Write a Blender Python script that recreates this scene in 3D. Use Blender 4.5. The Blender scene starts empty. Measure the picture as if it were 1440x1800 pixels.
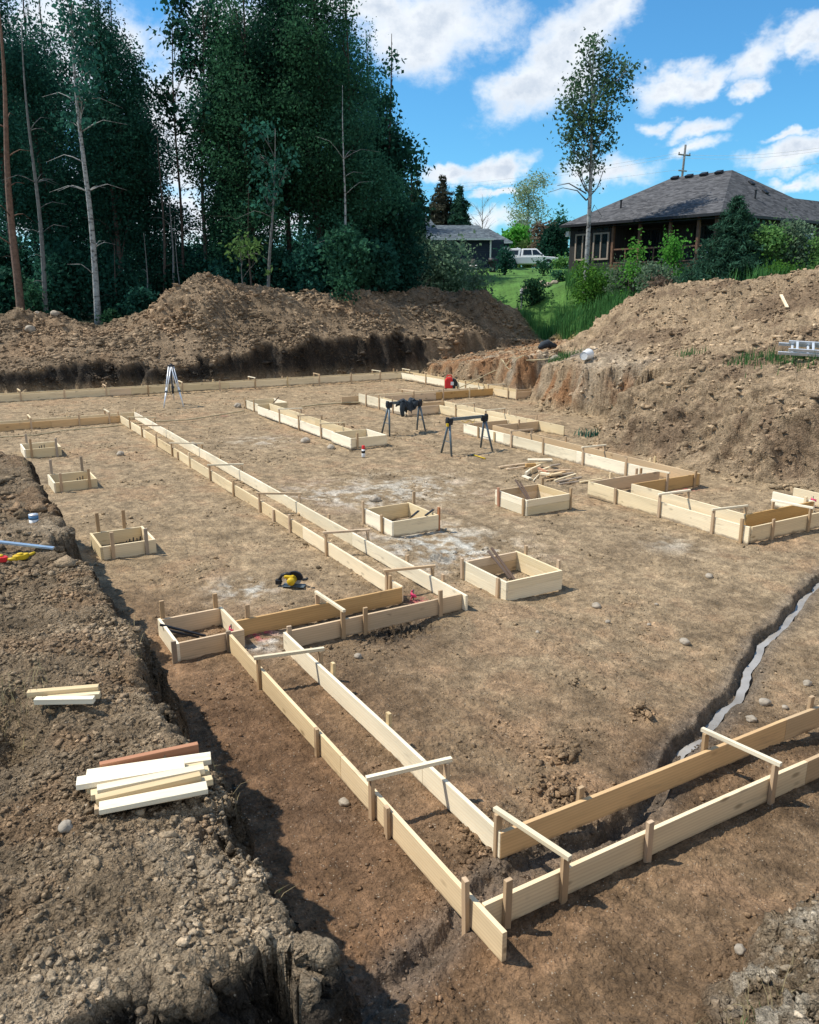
import bpy, math, random
import numpy as np
from mathutils import Vector, Matrix
random.seed(7)
rng = np.random.default_rng(11)
S = bpy.context.scene
COL = S.collection
U = 4.1                     # metres per plan unit of the surveyed layout
HC = 4.34                   # eye height above the pit floor
PITCH = math.radians(15.13)
HEAD = math.radians(30.27)  # heading of the view, clockwise from +Y
FPX = 1442.1
RT = np.array([math.cos(HEAD), -math.sin(HEAD)])
FW = np.array([math.sin(HEAD), math.cos(HEAD)])
R = math.radians
ZT = 0.24                   # levelled top of all forms


# ---------------------------------------------------------------- survey helpers
def ray(x, y):
    u = (x - 720) / FPX
    w = (y - 900) / FPX
    f = math.cos(PITCH) - w * math.sin(PITCH)
    z = -math.sin(PITCH) - w * math.cos(PITCH)
    h = RT * u + FW * f
    return h[0], h[1], z, f


def onz(x, y, z=0.0):
    a, b, c, f = ray(x, y)
    t = (z - HC) / c
    return a * t, b * t


def atF(x, y, F):
    a, b, c, f = ray(x, y)
    t = F / f
    return np.array([a * t, b * t, HC + c * t])


def lf(lat, F):
    v = RT * lat + FW * F
    return float(v[0]), float(v[1])


def project(X, Y, Z):
    lat = X * RT[0] + Y * RT[1]
    F = X * FW[0] + Y * FW[1]
    dz = Z - HC
    d = F * math.cos(PITCH) - dz * math.sin(PITCH)
    v = -F * math.sin(PITCH) - dz * math.cos(PITCH)
    return 720 + FPX * lat / d, 900 + FPX * v / d


# ---------------------------------------------------------------- noise
def _h(ix, iy, s):
    n = (ix.astype(np.int64) * 374761393 + iy.astype(np.int64) * 668265263 + s * 974634777) & 0xffffffff
    n = ((n ^ (n >> 13)) * 1274126177) & 0xffffffff
    return (n ^ (n >> 16)) & 0xffff


def pn(x, y, s=0):
    x0 = np.floor(x); y0 = np.floor(y)
    fx = x - x0; fy = y - y0
    u = fx * fx * fx * (fx * (fx * 6 - 15) + 10); v = fy * fy * fy * (fy * (fy * 6 - 15) + 10)
    out = 0
    for dx in (0, 1):
        for dy in (0, 1):
            a = _h(x0 + dx, y0 + dy, s) * (2 * math.pi / 65536)
            g = np.cos(a) * (fx - dx) + np.sin(a) * (fy - dy)
            out = out + g * (u if dx else 1 - u) * (v if dy else 1 - v)
    return out * 1.5


def fbm(x, y, o=4, s=0, g=.5):
    r = 0; a = 1.
    for i in range(o):
        r = r + a * pn(x, y, s + i); x = x * 2.03 + 7.1; y = y * 2.03 - 3.7; a *= g
    return r


def billow(x, y, o=4, s=0, g=.55):
    r = 0; a = 1.
    for i in range(o):
        r = r + a * (np.abs(pn(x, y, s + i)) * 2 - .5); x = x * 2.1 + 5.3; y = y * 2.1 + 1.7; a *= g
    return r


def sst(a, b, x):
    t = np.clip((x - a) / (b - a), 0, 1)
    return t * t * (3 - 2 * t)


# ---------------------------------------------------------------- terrain
PIT = [(1.38, 2.36, 6), (1.40, 9, 6), (1.42, 15.8, 5), (.7, 17.0, 4), (-1.5, 18.4, 3), (-9, 19.5, 3), (-9, 39.2, 2.2), (6, 39.4, 2.4),
       (12, 39.4, 3.0), (24.0, 39.4, 2.2), (22.8, 35.5, 2.2), (22.8, 29.7, 3.0), (24.8, 29.4, 4), (24.8, 28.1, 3), (22.3, 27.7, 2.5),
       (20.4, 24.6, 2.5), (20.3, 23.1, 2.5), (21.2, 21.6, 2.0), (19.5, 19.8, 1.6), (17.7, 18.7, 1.3), (16.85, 17.0, 1.15),
       (16.4, 15.6, 1.1), (16.6, 14.0, 1.05), (16.3, 12.4, 1.05), (17.1, 10.9, 1.1), (17.7, 8, 1.2), (18, 2.75, 1.2), (4.6, 2.75, 1.2), (3.3, 2.58, 1.2), (2.8, 2.45, 1.5),
       (2.3, 1.9, 2), (.6, 1.0, 3), (-6, 1.0, 3), (-6, 2.36, 3.4)]
i0 = [i for i, p in enumerate(PIT) if p[0] == 24.0][0]
i1 = [i for i, p in enumerate(PIT) if p[:2] == (22.8, 29.7)][0]
PIT2 = PIT[:i0] + [(24.0, 39.4, 2.6), (32.5, 39.4, 1), (33, 36, .8), (31, 33.5, .8), (28, 31.2, .8), (25.5, 30.2, .8)] + PIT[i1:]


def sdf(X, Y, P):
    n = len(P)
    best = np.full(X.shape, 1e9); sl = np.zeros(X.shape); ins = np.zeros(X.shape, bool)
    for i in range(n):
        ax, ay, s = P[i]; bx, by, _ = P[(i + 1) % n]
        ex, ey = bx - ax, by - ay
        t = np.clip(((X - ax) * ex + (Y - ay) * ey) / (ex * ex + ey * ey), 0, 1)
        d = (X - ax - t * ex) ** 2 + (Y - ay - t * ey) ** 2
        m = d < best
        best = np.where(m, d, best); sl = np.where(m, s, sl)
        c = ((ay > Y) != (by > Y))
        if by != ay:
            c = c & (X < (bx - ax) * (Y - ay) / (by - ay) + ax)
            ins ^= c
    best = np.sqrt(best)
    return np.where(ins, -best, best), sl


G = [(-8, 3.5, 1.7), (-3, 4, 1.65), (1, 3.2, 1.58), (1, 6, 1.6), (1, 10, 1.6), (1, 14, 1.6), (-4, 10, 1.7), (-6, 16, 1.75), (-1, 16.5, 1.6), (-10, 10, 1.9),
     (-12, 22, 1.8), (-14, 35, 1.8), (0, -2, 1.5), (4, -.5, 1.4), (10, 0, 1.7), (16, -1, 2), (24, 0, 2.6), (-8, -4, 1.7),
     (2.8, 40.6, 1.15), (-5, 40.8, 1.1), (7.1, 40.3, 1.35), (10.2, 40.4, 1.15), (13.1, 40.4, 1.6), (16, 40.2, 1.85), (19.7, 40.2, 2.0), (24.8, 40.3, 1.85), (30, 40.2, 1.55), (32.5, 39.8, 1.2),
     (-6, 45.5, 3.0), (-2, 45.7, 2.9), (3.5, 45.9, 3.1), (6.07, 45.6, 3.1), (7.3, 45.4, 2.5), (8.4, 45.2, 2.35), (9.8, 44.9, 2.95), (11.3, 44.6, 4.05), (13, 44.1, 4.95), (14.5, 44.1, 4.65),
     (18.3, 44, 4.2), (19.7, 44, 4.0), (22.6, 44, 4.25), (24.5, 44, 3.95), (26.5, 44, 4.25), (29.8, 42.8, 4.05), (31.5, 42.3, 3.4), (32.9, 42, 2.5), (34.5, 41.5, 1.9),
     (13, 42, 3.4), (18.5, 41.8, 3.1), (24, 41.8, 3.0), (4, 43, 1.9),
     (0, 51, 2.2), (8, 50, 2.1), (14, 50, 2.3), (20, 49, 2.4), (27, 48.5, 2.6), (33, 46.5, 2.4), (-10, 55, 2.4), (5, 62, 2.6), (20, 60, 2.8), (20, 85, 4), (0, 90, 3.5), (-20, 70, 3),
     (19.0, 12.6, 2.15), (19.2, 9, 2.2), (19.8, 5, 2.2), (19, 15, 2.2), (19.5, 17.6, 2.15), (22.3, 22.5, 1.75), (21.6, 24.5, 1.65), (24, 27.2, 1.7), (25.8, 28.6, 1.8), (21.5, 20.5, 1.95),
     (22, 15.5, 2.5), (23, 12, 2.65), (24, 8, 2.8), (24.5, 19.5, 2.8),
     (26.3, 30.2, 2.3), (27.2, 29.3, 3.2), (27.4, 27.8, 3.85), (27.9, 25.7, 4.35), (28.9, 23.1, 4.45), (29.1, 21.1, 4.5), (29.8, 20.2, 5.1), (31, 16, 5.6), (32, 10, 5.8),
     (32.5, 33, 2.5), (33, 29, 3.9), (36, 25, 4.3), (38, 20, 4.5), (40, 12, 4.8)]
for q in [(970, 565, 46), (1000, 545, 49), (900, 500, 63), (930, 485, 76), (950, 472, 90), (880, 472, 80), (800, 472, 80), (740, 470, 82), (990, 499, 60), (990, 505, 56), (1100, 495, 55),
          (1250, 492, 50), (1440, 482, 48), (830, 490, 66), (1000, 472, 92), (1300, 480, 60), (1100, 480, 70)]:
    G.append(tuple(atF(*q)))
GP = np.array(G)
BP = np.array([(22.9, 38.8, .35), (22.9, 36, .6), (23, 33, 1.0), (23, 30, 1.3), (26, 38.8, .75), (28, 36, 1.25), (31, 36, 1.6), (27, 32, 1.55), (24, 30, 1.45), (31, 39, 1.15)])


def rbf_fit(P, c):
    d = np.sqrt(((P[:, None, :2] - P[None, :, :2]) ** 2).sum(-1) + c * c)
    n = len(P)
    M = np.zeros((n + 1, n + 1)); M[:n, :n] = -d; M[:n, n] = 1; M[n, :n] = 1
    M[:n, :n] -= np.eye(n) * .02
    return np.linalg.solve(M, np.append(P[:, 2], 0))


def rbf_ev(P, w, c, X, Y):
    r = np.full(X.shape, w[-1])
    for i in range(len(P)):
        r = r - w[i] * np.sqrt((X - P[i, 0]) ** 2 + (Y - P[i, 1]) ** 2 + c * c)
    return r


GW = rbf_fit(GP, .6); BW = rbf_fit(BP, 1.0)
TRENCH_PX = [(1560, 930), (1440, 1012), (1400, 1060), (1362, 1100), (1330, 1135), (1308, 1190), (1262, 1255), (1222, 1300), (1180, 1345), (1140, 1420), (1080, 1462), (1020, 1482), (950, 1502), (860, 1560), (790, 1640), (700, 1730), (640, 1770), (560, 1830)]
TRENCH = np.array([onz(x, y, -.05) for x, y in TRENCH_PX])


def polydist(X, Y, P):
    best = np.full(X.shape, 1e9); tt = np.zeros(X.shape)
    for i in range(len(P) - 1):
        a = P[i]; e = P[i + 1] - a
        t = np.clip(((X - a[0]) * e[0] + (Y - a[1]) * e[1]) / (e @ e), 0, 1)
        d = (X - a[0] - t * e[0]) ** 2 + (Y - a[1] - t * e[1]) ** 2
        m = d < best
        best = np.where(m, d, best); tt = np.where(m, i + t, tt)
    return np.sqrt(best), tt


def floor_z(X, Y):
    return -.09 * sst(6.2, 7.6, X) - .05 * sst(30, 36, Y)


# small pits and heaps on the floor: (px x, px y, radius m, height m)
BUMPS = [(690, 1105, .45, -.10), (740, 1100, .3, -.06), (985, 1330, .22, .06), (980, 1392, .38, .05), (1125, 1258, .2, .06), (775, 972, .35, -.04), (800, 892, .2, -.03), (700, 1072, .3, -.02), (450, 700, .5, -.06), (510, 1830, .5, -.1),
         (850, 1440, .25, .05), (1050, 1440, .3, -.05), (25, 1275, .4, -.0)]
BUMPW = [(*onz(a, b, 0), r, h) for a, b, r, h in BUMPS]


def lawn_mask(X, Y, t1):
    """1 where the ground is grown over (forest floor, lawn), 0 on bare earth"""
    lat = X * RT[0] + Y * RT[1]; F = X * FW[0] + Y * FW[1]
    far = sst(46.0, 47.5, Y + .5 * fbm(X * .3, Y * .3, 2, 5)) * (1 - sst(31, 33, X)) 
    gap = sst(33.0, 34.2, X + .5 * fbm(X * .5, Y * .5, 2, 9)) * sst(30.5, 32, Y)
    back = sst(31.5, 33, X - .05 * np.maximum(Y - 24, 0))
    return np.clip(far + gap + back, 0, 1) * (t1 > .3)


def base(X, Y):
    """ground height before the fine relief, with masks"""
    leftside = (1 - sst(3, 8, X)) * (Y < 36)
    wa = .50 - .24 * leftside
    wb = .03 + .06 * leftside
    n1 = fbm(X * .7, Y * .7, 3, 21); n2 = fbm(X * .7, Y * .7, 3, 41)
    wx = X + wa * n1 + wb * fbm(X * 4.5, Y * 4.5, 3, 31)
    wy = Y + wa * n2 + wb * fbm(X * 4.5, Y * 4.5, 3, 51)
    t1, s1 = sdf(wx, wy, PIT)
    t2, s2 = sdf(wx, wy, PIT2)
    fl = floor_z(X, Y)
    g = np.clip(rbf_ev(GP, GW, .6, X, Y), -.2, 12)
    far = np.hypot(X - 10, Y - 30)
    g = g + (7.0 - g) * sst(85, 160, far)
    b = np.clip(rbf_ev(BP, BW, 1.0, X, Y), .2, 2.2)
    inb = (t2 < t1 - .15)
    Uz = np.where(inb, np.where(t2 > 0, np.minimum(b + s2 * t2, g), b), g)
    up = fl + s1 * np.maximum(t1, 0) * (1 + np.where(s1 < 1.5, .10, .25) * n1)
    k = np.where(s1 < 1.5, .35, .06)
    z = -k * np.logaddexp(-up / k, -Uz / k)
    z = np.where(t1 > 0, np.maximum(z, fl), fl)
    out = sst(0, .4, t1)
    lawn = lawn_mask(X, Y, t1)
    lf_ = (X < 2) * (Y < 20)
    cut = np.clip((Uz - z - .06 + .05 * lf_) / (.16 - .06 * lf_), 0, 1) * (t1 > 0)
    # hollow with roots at the left edge, and the smeared notch
    hx, hy = onz(10, 1280, 1.6)
    z = z - .34 * np.exp(-(((X - hx) / .20) ** 2 + ((Y - hy) / .34) ** 2))
    nx, ny = onz(262, 1245, 1.35)
    d = np.array([.80, -.60]); dx = X - nx; dy = Y - ny
    al = dx * d[0] + dy * d[1]; ac = -dx * d[1] + dy * d[0]
    z = z - .36 * np.exp(-(ac / .12) ** 2) * sst(-.42, .30, al) * sst(1.0, .5, al) * out
    return z, t1, lawn, cut, out


def relief(X, Y, z, t1, lawn, cut, out):
    """fine relief, measured along the surface normal"""
    dist = np.hypot(X, Y)
    a = X + .61 * z; b = Y - .57 * z          # lets the pattern run on over steep faces
    rough = out * (1 - .93 * lawn)
    heap = rough * sst(1.5, 3.2, z) * sst(14, 20, dist)
    right = sst(9, 13, X) * (1 - sst(36, 38, Y))
    leftb = rough * np.clip((X < 3) * (Y < 20) + (Y < 3.6), 0, 1)
    r = rough * (1 - .45 * leftb) * (.05 * fbm(a * 1.7, b * 1.7, 4, 71) + .030 * billow(a * 3.4, b * 3.4, 4, 81) + .012 * billow(a * 11, b * 11, 3, 91))
    r = r + heap * (1 - .45 * right) * (.26 * fbm(a * .45, b * .45, 3, 95) + .20 * billow(a * .9, b * .9, 4, 101))
    r = r + rough * right * .07 * billow(a * 1.9 + b * .4, b * 1.2, 4, 105)
    r = r + leftb * (.055 * fbm(a * .9, b * .9, 3, 111) + .015 * billow(a * 7, b * 7, 3, 115) + .006 * billow(a * 21, b * 21, 2, 117) * sst(14, 8, dist))
    r = r + cut * leftb * (.045 * billow(a * 5 + z * 4.1, b * 5 - z * 3.3, 4, 118) + .02 * billow(a * 17 + z * 13, b * 17 - z * 9, 2, 119))
    r = r + lawn * .08 * fbm(X * .4, Y * .4, 3, 121)
    pit = 1 - out
    r = r + pit * (.022 * fbm(X * .55, Y * .55, 3, 131) + .014 * fbm(X * 3.1, Y * 3.1, 3, 141) + .012 * billow(X * 6.5, Y * 6.5, 3, 151) * (.4 + sst(-.2, .6, fbm(X * .6, Y * .6, 2, 155))) + .0050 * billow(X * 22, Y * 22, 2, 161) * sst(12, 7, dist))
    r = r + pit * (.013 * fbm(X * 3.6 + .3 * Y, Y * .55, 3, 165) + .008 * billow(X * 1.1, Y * 7.5, 2, 167) * sst(.0, .5, fbm(X * .4, Y * .4, 2, 169)))
    r = r + pit * .10 * sst(-.55, 0, t1) * (.35 + .65 * sst(-.3, .5, fbm(X * 1.5, Y * 1.5, 3, 171))) * (X < 25)
    bl = billow(X * 9, Y * 9, 3, 181)
    for (bx, by, rr, h) in BUMPW:
        r = r + np.exp(-(((X - bx) / rr) ** 2 + ((Y - by) / rr) ** 2) * 1.6) * h * (1 + .9 * bl)
    dt, tp = polydist(X + .06 * fbm(X * 1.6, Y * 1.6, 3, 191), Y + .06 * fbm(X * 1.6, Y * 1.6, 3, 193), TRENCH)
    w = .095 + .035 * sst(0, 6, tp)
    dep = .14 * (1 - .45 * sst(10.0, 12.5, tp))
    return r - dep * sst(w, w * .35, dt) * (t1 < .1)


def terrain(X, Y, full=True):
    X = np.asarray(X, float); Y = np.asarray(Y, float)
    z, t1, lawn, cut, out = base(X, Y)
    if full: z = z + relief(X, Y, z, t1, lawn, cut, out)
    return z, t1, lawn


def surface(X, Y):
    """points of the finished ground under plan positions, pushed out along the normal"""
    z, t1, lawn, cut, out = base(X, Y)
    h = .05
    gx = np.clip((base(X + h, Y)[0] - z) / h, -6, 6); gy = np.clip((base(X, Y + h)[0] - z) / h, -6, 6)
    r = relief(X, Y, z, t1, lawn, cut, out)
    n = np.sqrt(1 + gx * gx + gy * gy)
    return X - r * gx / n, Y - r * gy / n, z + r / n, z, t1, lawn, cut


def gz(x, y):
    if hasattr(x, '__len__'): return terrain(np.asarray(x, float), np.asarray(y, float))[0]
    return float(terrain(np.array([x]), np.array([y]))[0][0])


def lin(c):
    return np.array([((v / 255 + .055) / 1.055) ** 2.4 if v / 255 > .04045 else v / 255 / 12.92 for v in c])


def soil_color(X, Y, z, t1, lawn, cut=None):
    """albedo of the earth by place: moisture, subsoil, lime dust and painted shade on cut faces"""
    def C(r, g, b): return np.array([r, g, b])
    if cut is None: cut = base(X, Y)[3]
    n1 = fbm(X * .35, Y * .35, 4, 201); n2 = fbm(X * 1.6, Y * 1.6, 4, 211); n3 = fbm(X * .15, Y * .15, 3, 221)
    n4 = fbm(X * 5.5, Y * 5.5, 3, 231)
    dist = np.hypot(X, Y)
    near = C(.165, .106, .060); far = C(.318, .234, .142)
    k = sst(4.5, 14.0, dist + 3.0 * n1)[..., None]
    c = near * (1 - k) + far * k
    o = (sst(.05, .6, n2 * .6 + n1 * .6) * .5)[..., None]
    c = c * (1 - o) + C(.225, .138, .078) * o
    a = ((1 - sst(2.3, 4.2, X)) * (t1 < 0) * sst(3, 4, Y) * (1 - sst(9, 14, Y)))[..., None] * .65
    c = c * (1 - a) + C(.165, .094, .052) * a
    for (px, py, r, s) in [(790, 960, 1.1, .75), (745, 935, .9, .6), (720, 850, 1.4, .45), (560, 860, 1.0, .35), (430, 1035, .45, .75), (640, 870, .9, .4), (470, 1130, .35, .6), (920, 690, .9, .35), (460, 770, .9, .35), (1180, 950, .5, .3)]:
        bx, by = onz(px, py, 0)
        q = np.exp(-((X - bx) ** 2 + (Y - by) ** 2) / (r * r)) * sst(-.35, .5, n2 * .8 + n4 * .5) * s
        q = q[..., None]
        c = c * (1 - q) + C(.50, .50, .45) * q
    for (px, py, r, s) in [(455, 1115, .16, .8), (1205, 853, .25, .6), (735, 1055, .2, .5), (395, 727, .2, .3)]:
        bx, by = onz(px, py, 0)
        q = (np.exp(-((X - bx) ** 2 + (Y - by) ** 2) / (r * r)) * sst(-.1, .3, n4) * s)[..., None]
        c = c * (1 - q) + C(.60, .05, .12) * q
    for (px, py, r, s) in [(690, 1105, .55, .85), (735, 1100, .35, .7), (775, 972, .3, .8), (790, 892, .2, .7), (600, 1420, .6, .3), (610, 775, .4, .4), (800, 770, .5, .4)]:
        bx, by = onz(px, py, 0)
        q = (np.exp(-((X - bx) ** 2 + (Y - by) ** 2) / (r * r)) * sst(-.5, .3, n4 + n2 * .5) * s)[..., None]
        c = c * (1 - q) + C(.035, .032, .028) * q
    c = c * np.clip(1 + .26 * n2 + .14 * n1 + .12 * n4, .45, 1.6)[..., None]
    # banks and heaps
    out = sst(.0, .25, t1)[..., None]
    bank = C(.255, .188, .118) * (1 + .25 * n1[..., None])
    dry = sst(-.1, .7, n1 + .5 * n2)[..., None]
    bank = bank * (1 + .30 * n2[..., None])
    bank = bank * (1 - dry * .6) + C(.40, .320, .222) * dry * .6
    brn = (sst(.1, .7, n2 - .5 * n1) * .5)[..., None]
    bank = bank * (1 - brn) + C(.190, .108, .054) * brn
    mound = C(.240, .175, .112) * (1 + .40 * n3[..., None] + .25 * n2[..., None])
    rust = sst(.1, .7, n1 * .9 + n3 * .5)[..., None] * .45
    mound = mound * (1 - rust) + C(.29, .185, .105) * rust
    fm = (sst(28, 33, Y) * (X < 30.5))[..., None]
    c2 = bank * (1 - fm) + mound * fm
    gv = (sst(2.2, 3.0, X) * sst(3.4, 2.6, Y) * sst(-.5, .3, n2 + n4))[..., None] * .8
    c2 = c2 * (1 - gv) + C(.36, .31, .235) * gv
    right = (sst(9, 12, X) * (1 - sst(33, 37, Y - (X - 24) * .3)))[..., None]
    rc = C(.42, .305, .190) * (1 + .22 * n3[..., None] + .18 * n2[..., None])
    dk = sst(-.1, .5, n1 + .6 * n2)[..., None] * .66
    rc = rc * (1 - dk) + C(.150, .098, .062) * dk
    gr = (sst(.1, .5, n3 + .3 * n1) * sst(2.6, 1.2, z))[..., None] * .7
    rc = rc * (1 - gr) + C(.45, .385, .29) * gr
    c2 = c2 * (1 - right) + rc * right
    # shade of the cut faces painted in as near-black soil, lower clay is orange
    cut_shade = (cut * s_is_cut(X, Y))[..., None]
    c2 = c2 * (1 - .95 * cut_shade) + C(.030, .026, .022) * (1 + .5 * n2[..., None]) * .95 * cut_shade
    orange = (sst(19.2, 20.2, X) * sst(19, 21, Y) * sst(31.5, 28.0, Y) * sst(1.9, .9, z) + sst(22.5, 23, X) * sst(29, 30, Y) * sst(39.8, 39, Y) * sst(2.2, 1.5, z) * .8)
    orange = (np.clip(orange, 0, 1) * sst(-.5, .4, n2 + n1))[..., None]
    c2 = c2 * (1 - orange) + C(.33, .175, .085) * orange
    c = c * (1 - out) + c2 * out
    # vegetation cover
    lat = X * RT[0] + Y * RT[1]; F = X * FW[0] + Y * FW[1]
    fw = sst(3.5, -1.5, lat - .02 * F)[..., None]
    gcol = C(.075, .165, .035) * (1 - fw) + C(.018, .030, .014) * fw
    gcol = gcol * (1 + .25 * n2[..., None])
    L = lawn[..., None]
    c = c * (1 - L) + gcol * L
    dt, tp = polydist(X, Y, TRENCH)
    m = (sst(.34, .08, dt) * (t1 < .1))[..., None] * .6
    c = c * (1 - m) + C(.13, .112, .092) * m
    return np.clip(c * (1 + .18 * n4[..., None]), .008, .7)


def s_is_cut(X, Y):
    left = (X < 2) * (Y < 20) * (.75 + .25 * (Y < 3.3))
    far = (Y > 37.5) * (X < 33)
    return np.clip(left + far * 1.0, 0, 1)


# ---------------------------------------------------------------- materials
def mat(name, base, rough=.8, metal=0., spec=.3):
    m = bpy.data.materials.new(name); m.use_nodes = True
    b = m.node_tree.nodes['Principled BSDF']
    b.inputs['Base Color'].default_value = (*base, 1); b.inputs['Roughness'].default_value = rough
    b.inputs['Metallic'].default_value = metal; b.inputs['Specular IOR Level'].default_value = spec
    return m


class NT:
    def __init__(s, m):
        s.t = m.node_tree; s.n = s.t.nodes; s.b = s.n.get('Principled BSDF')

    def add(s, ty, **k):
        n = s.n.new(ty)
        for a, v in k.items(): setattr(n, a, v)
        return n

    def link(s, a, b): s.t.links.new(a, b)

    def val(s, sock, v):
        if hasattr(v, 'links') or hasattr(v, 'is_output'): s.link(v, sock)
        else: sock.default_value = v

    def math(s, op, a, b=0., c=None, clamp=False):
        n = s.add('ShaderNodeMath', operation=op, use_clamp=clamp)
        s.val(n.inputs[0], a); s.val(n.inputs[1], b)
        if c is not None: s.val(n.inputs[2], c)
        return n.outputs[0]

    def noise(s, vec, scale, detail=4, rough=.55, dist=0.):
        n = s.add('ShaderNodeTexNoise'); s.link(vec, n.inputs['Vector'])
        n.inputs['Scale'].default_value = scale; n.inputs['Detail'].default_value = detail
        n.inputs['Roughness'].default_value = rough; n.inputs['Distortion'].default_value = dist
        return n.outputs[0]

    def ramp(s, f, pts):
        n = s.add('ShaderNodeValToRGB'); s.link(f, n.inputs[0]); e = n.color_ramp.elements
        while len(e) < len(pts): e.new(.5)
        for i, (p, c) in enumerate(pts):
            e[i].position = p; e[i].color = (*c, 1) if len(c) == 3 else c
        return n.outputs[0]

    def mapr(s, f, a, b, c, d):
        n = s.add('ShaderNodeMapRange'); s.link(f, n.inputs[0])
        for i, v in enumerate((a, b, c, d)): n.inputs[i + 1].default_value = v
        return n.outputs[0]

    def mix(s, f, a, b, blend='MIX'):
        n = s.add('ShaderNodeMix', data_type='RGBA', blend_type=blend)
        s.val(n.inputs[0], f)
        for k, v in ((6, a), (7, b)):
            if isinstance(v, tuple): n.inputs[k].default_value = (*v, 1) if len(v) == 3 else v
            else: s.link(v, n.inputs[k])
        return n.outputs[2]

    def scalev(s, c, f):
        n = s.add('ShaderNodeVectorMath', operation='SCALE'); s.link(c, n.inputs[0]); s.val(n.inputs[3], f)
        return n.outputs[0]

    def bump(s, h, dist, strength=1., prev=None):
        n = s.add('ShaderNodeBump'); s.link(h, n.inputs['Height'])
        n.inputs['Distance'].default_value = dist; n.inputs['Strength'].default_value = strength
        if prev is not None: s.link(prev, n.inputs['Normal'])
        return n.outputs[0]


def soil_material(name, bump=1.0, contrast=1.0, t_cr=.8):
    m = mat(name, (.3, .2, .1), .95, 0, .15); t = NT(m)
    co = t.add('ShaderNodeTexCoord').outputs['Object']
    at = t.add('ShaderNodeAttribute', attribute_name='Col').outputs['Color']
    a = t.noise(co, 2.3, 6, .6); b = t.noise(co, 14, 5, .65); c = t.noise(co, 60, 4, .7)
    v = t.add('ShaderNodeTexVoronoi'); t.link(co, v.inputs['Vector']); v.inputs['Scale'].default_value = 34
    v2 = t.add('ShaderNodeTexVoronoi', feature='DISTANCE_TO_EDGE'); t.link(co, v2.inputs['Vector']); v2.inputs['Scale'].default_value = 9
    f = t.math('MULTIPLY', t.mapr(a, .3, .7, .74, 1.26), t.mapr(b, .3, .7, 1 - .34 * contrast, 1 + .34 * contrast))
    f = t.math('MULTIPLY', f, t.mapr(c, .3, .7, .70, 1.30))
    col = t.scalev(at, f)
    # orange and dark crumbs, scattered pale grit
    col = t.mix(t.math('MULTIPLY', t.mapr(t.noise(co, 5.3, 5, .7), .55, .72, 0, .45), t.mapr(c, .4, .6, .3, 1.)), col, (.27, .165, .085))
    g = t.math('MULTIPLY', t.math('LESS_THAN', v.outputs['Distance'], .20), t.math('GREATER_THAN', t.noise(co, 21, 2), .56))
    col = t.mix(t.math('MULTIPLY', g, .6), col, (.46, .40, .31))
    t.link(col, t.b.inputs['Base Color'])
    h1 = t.noise(co, 6, 6, .62); h2 = t.noise(co, 28, 5, .65, .4); h3 = t.noise(co, 95, 3, .6)
    # crumbs: rounded lumps with dark gaps at two sizes
    va = t.add('ShaderNodeTexVoronoi'); t.link(co, va.inputs['Vector']); va.inputs['Scale'].default_value = 26; va.inputs['Randomness'].default_value = 1
    vb = t.add('ShaderNodeTexVoronoi'); t.link(co, vb.inputs['Vector']); vb.inputs['Scale'].default_value = 70
    cr = t.math('ADD', t.math('MULTIPLY', va.outputs['Distance'], -1.0), t.math('MULTIPLY', vb.outputs['Distance'], -.42))
    n = t.bump(h1, .060 * bump, .9); n = t.bump(h2, .030 * bump, .9, n); n = t.bump(cr, .026 * bump, t_cr, n); n = t.bump(h3, .007 * bump, .8, n)
    t.link(n, t.b.inputs['Normal'])
    return m


M = {}
M['floor'] = soil_material('packed_soil', .95, 1.0, .55)
M['bank'] = soil_material('bank_soil', 1.4, 1.15, .95)
M['clod'] = soil_material('clod_soil', .5, .8)


def grass_ground():
    m = mat('lawn_ground', (.06, .12, .03), .9, 0, .2); t = NT(m)
    co = t.add('ShaderNodeTexCoord').outputs['Object']
    at = t.add('ShaderNodeAttribute', attribute_name='Col').outputs['Color']
    f = t.math('MULTIPLY', t.mapr(t.noise(co, .7, 5), .3, .7, .7, 1.3), t.mapr(t.noise(co, 9, 4), .3, .7, .75, 1.25))
    t.link(t.scalev(at, f), t.b.inputs['Base Color'])
    t.link(t.bump(t.noise(co, 14, 4), .06, .8), t.b.inputs['Normal'])
    return m


M['lawn'] = grass_ground()


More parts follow.
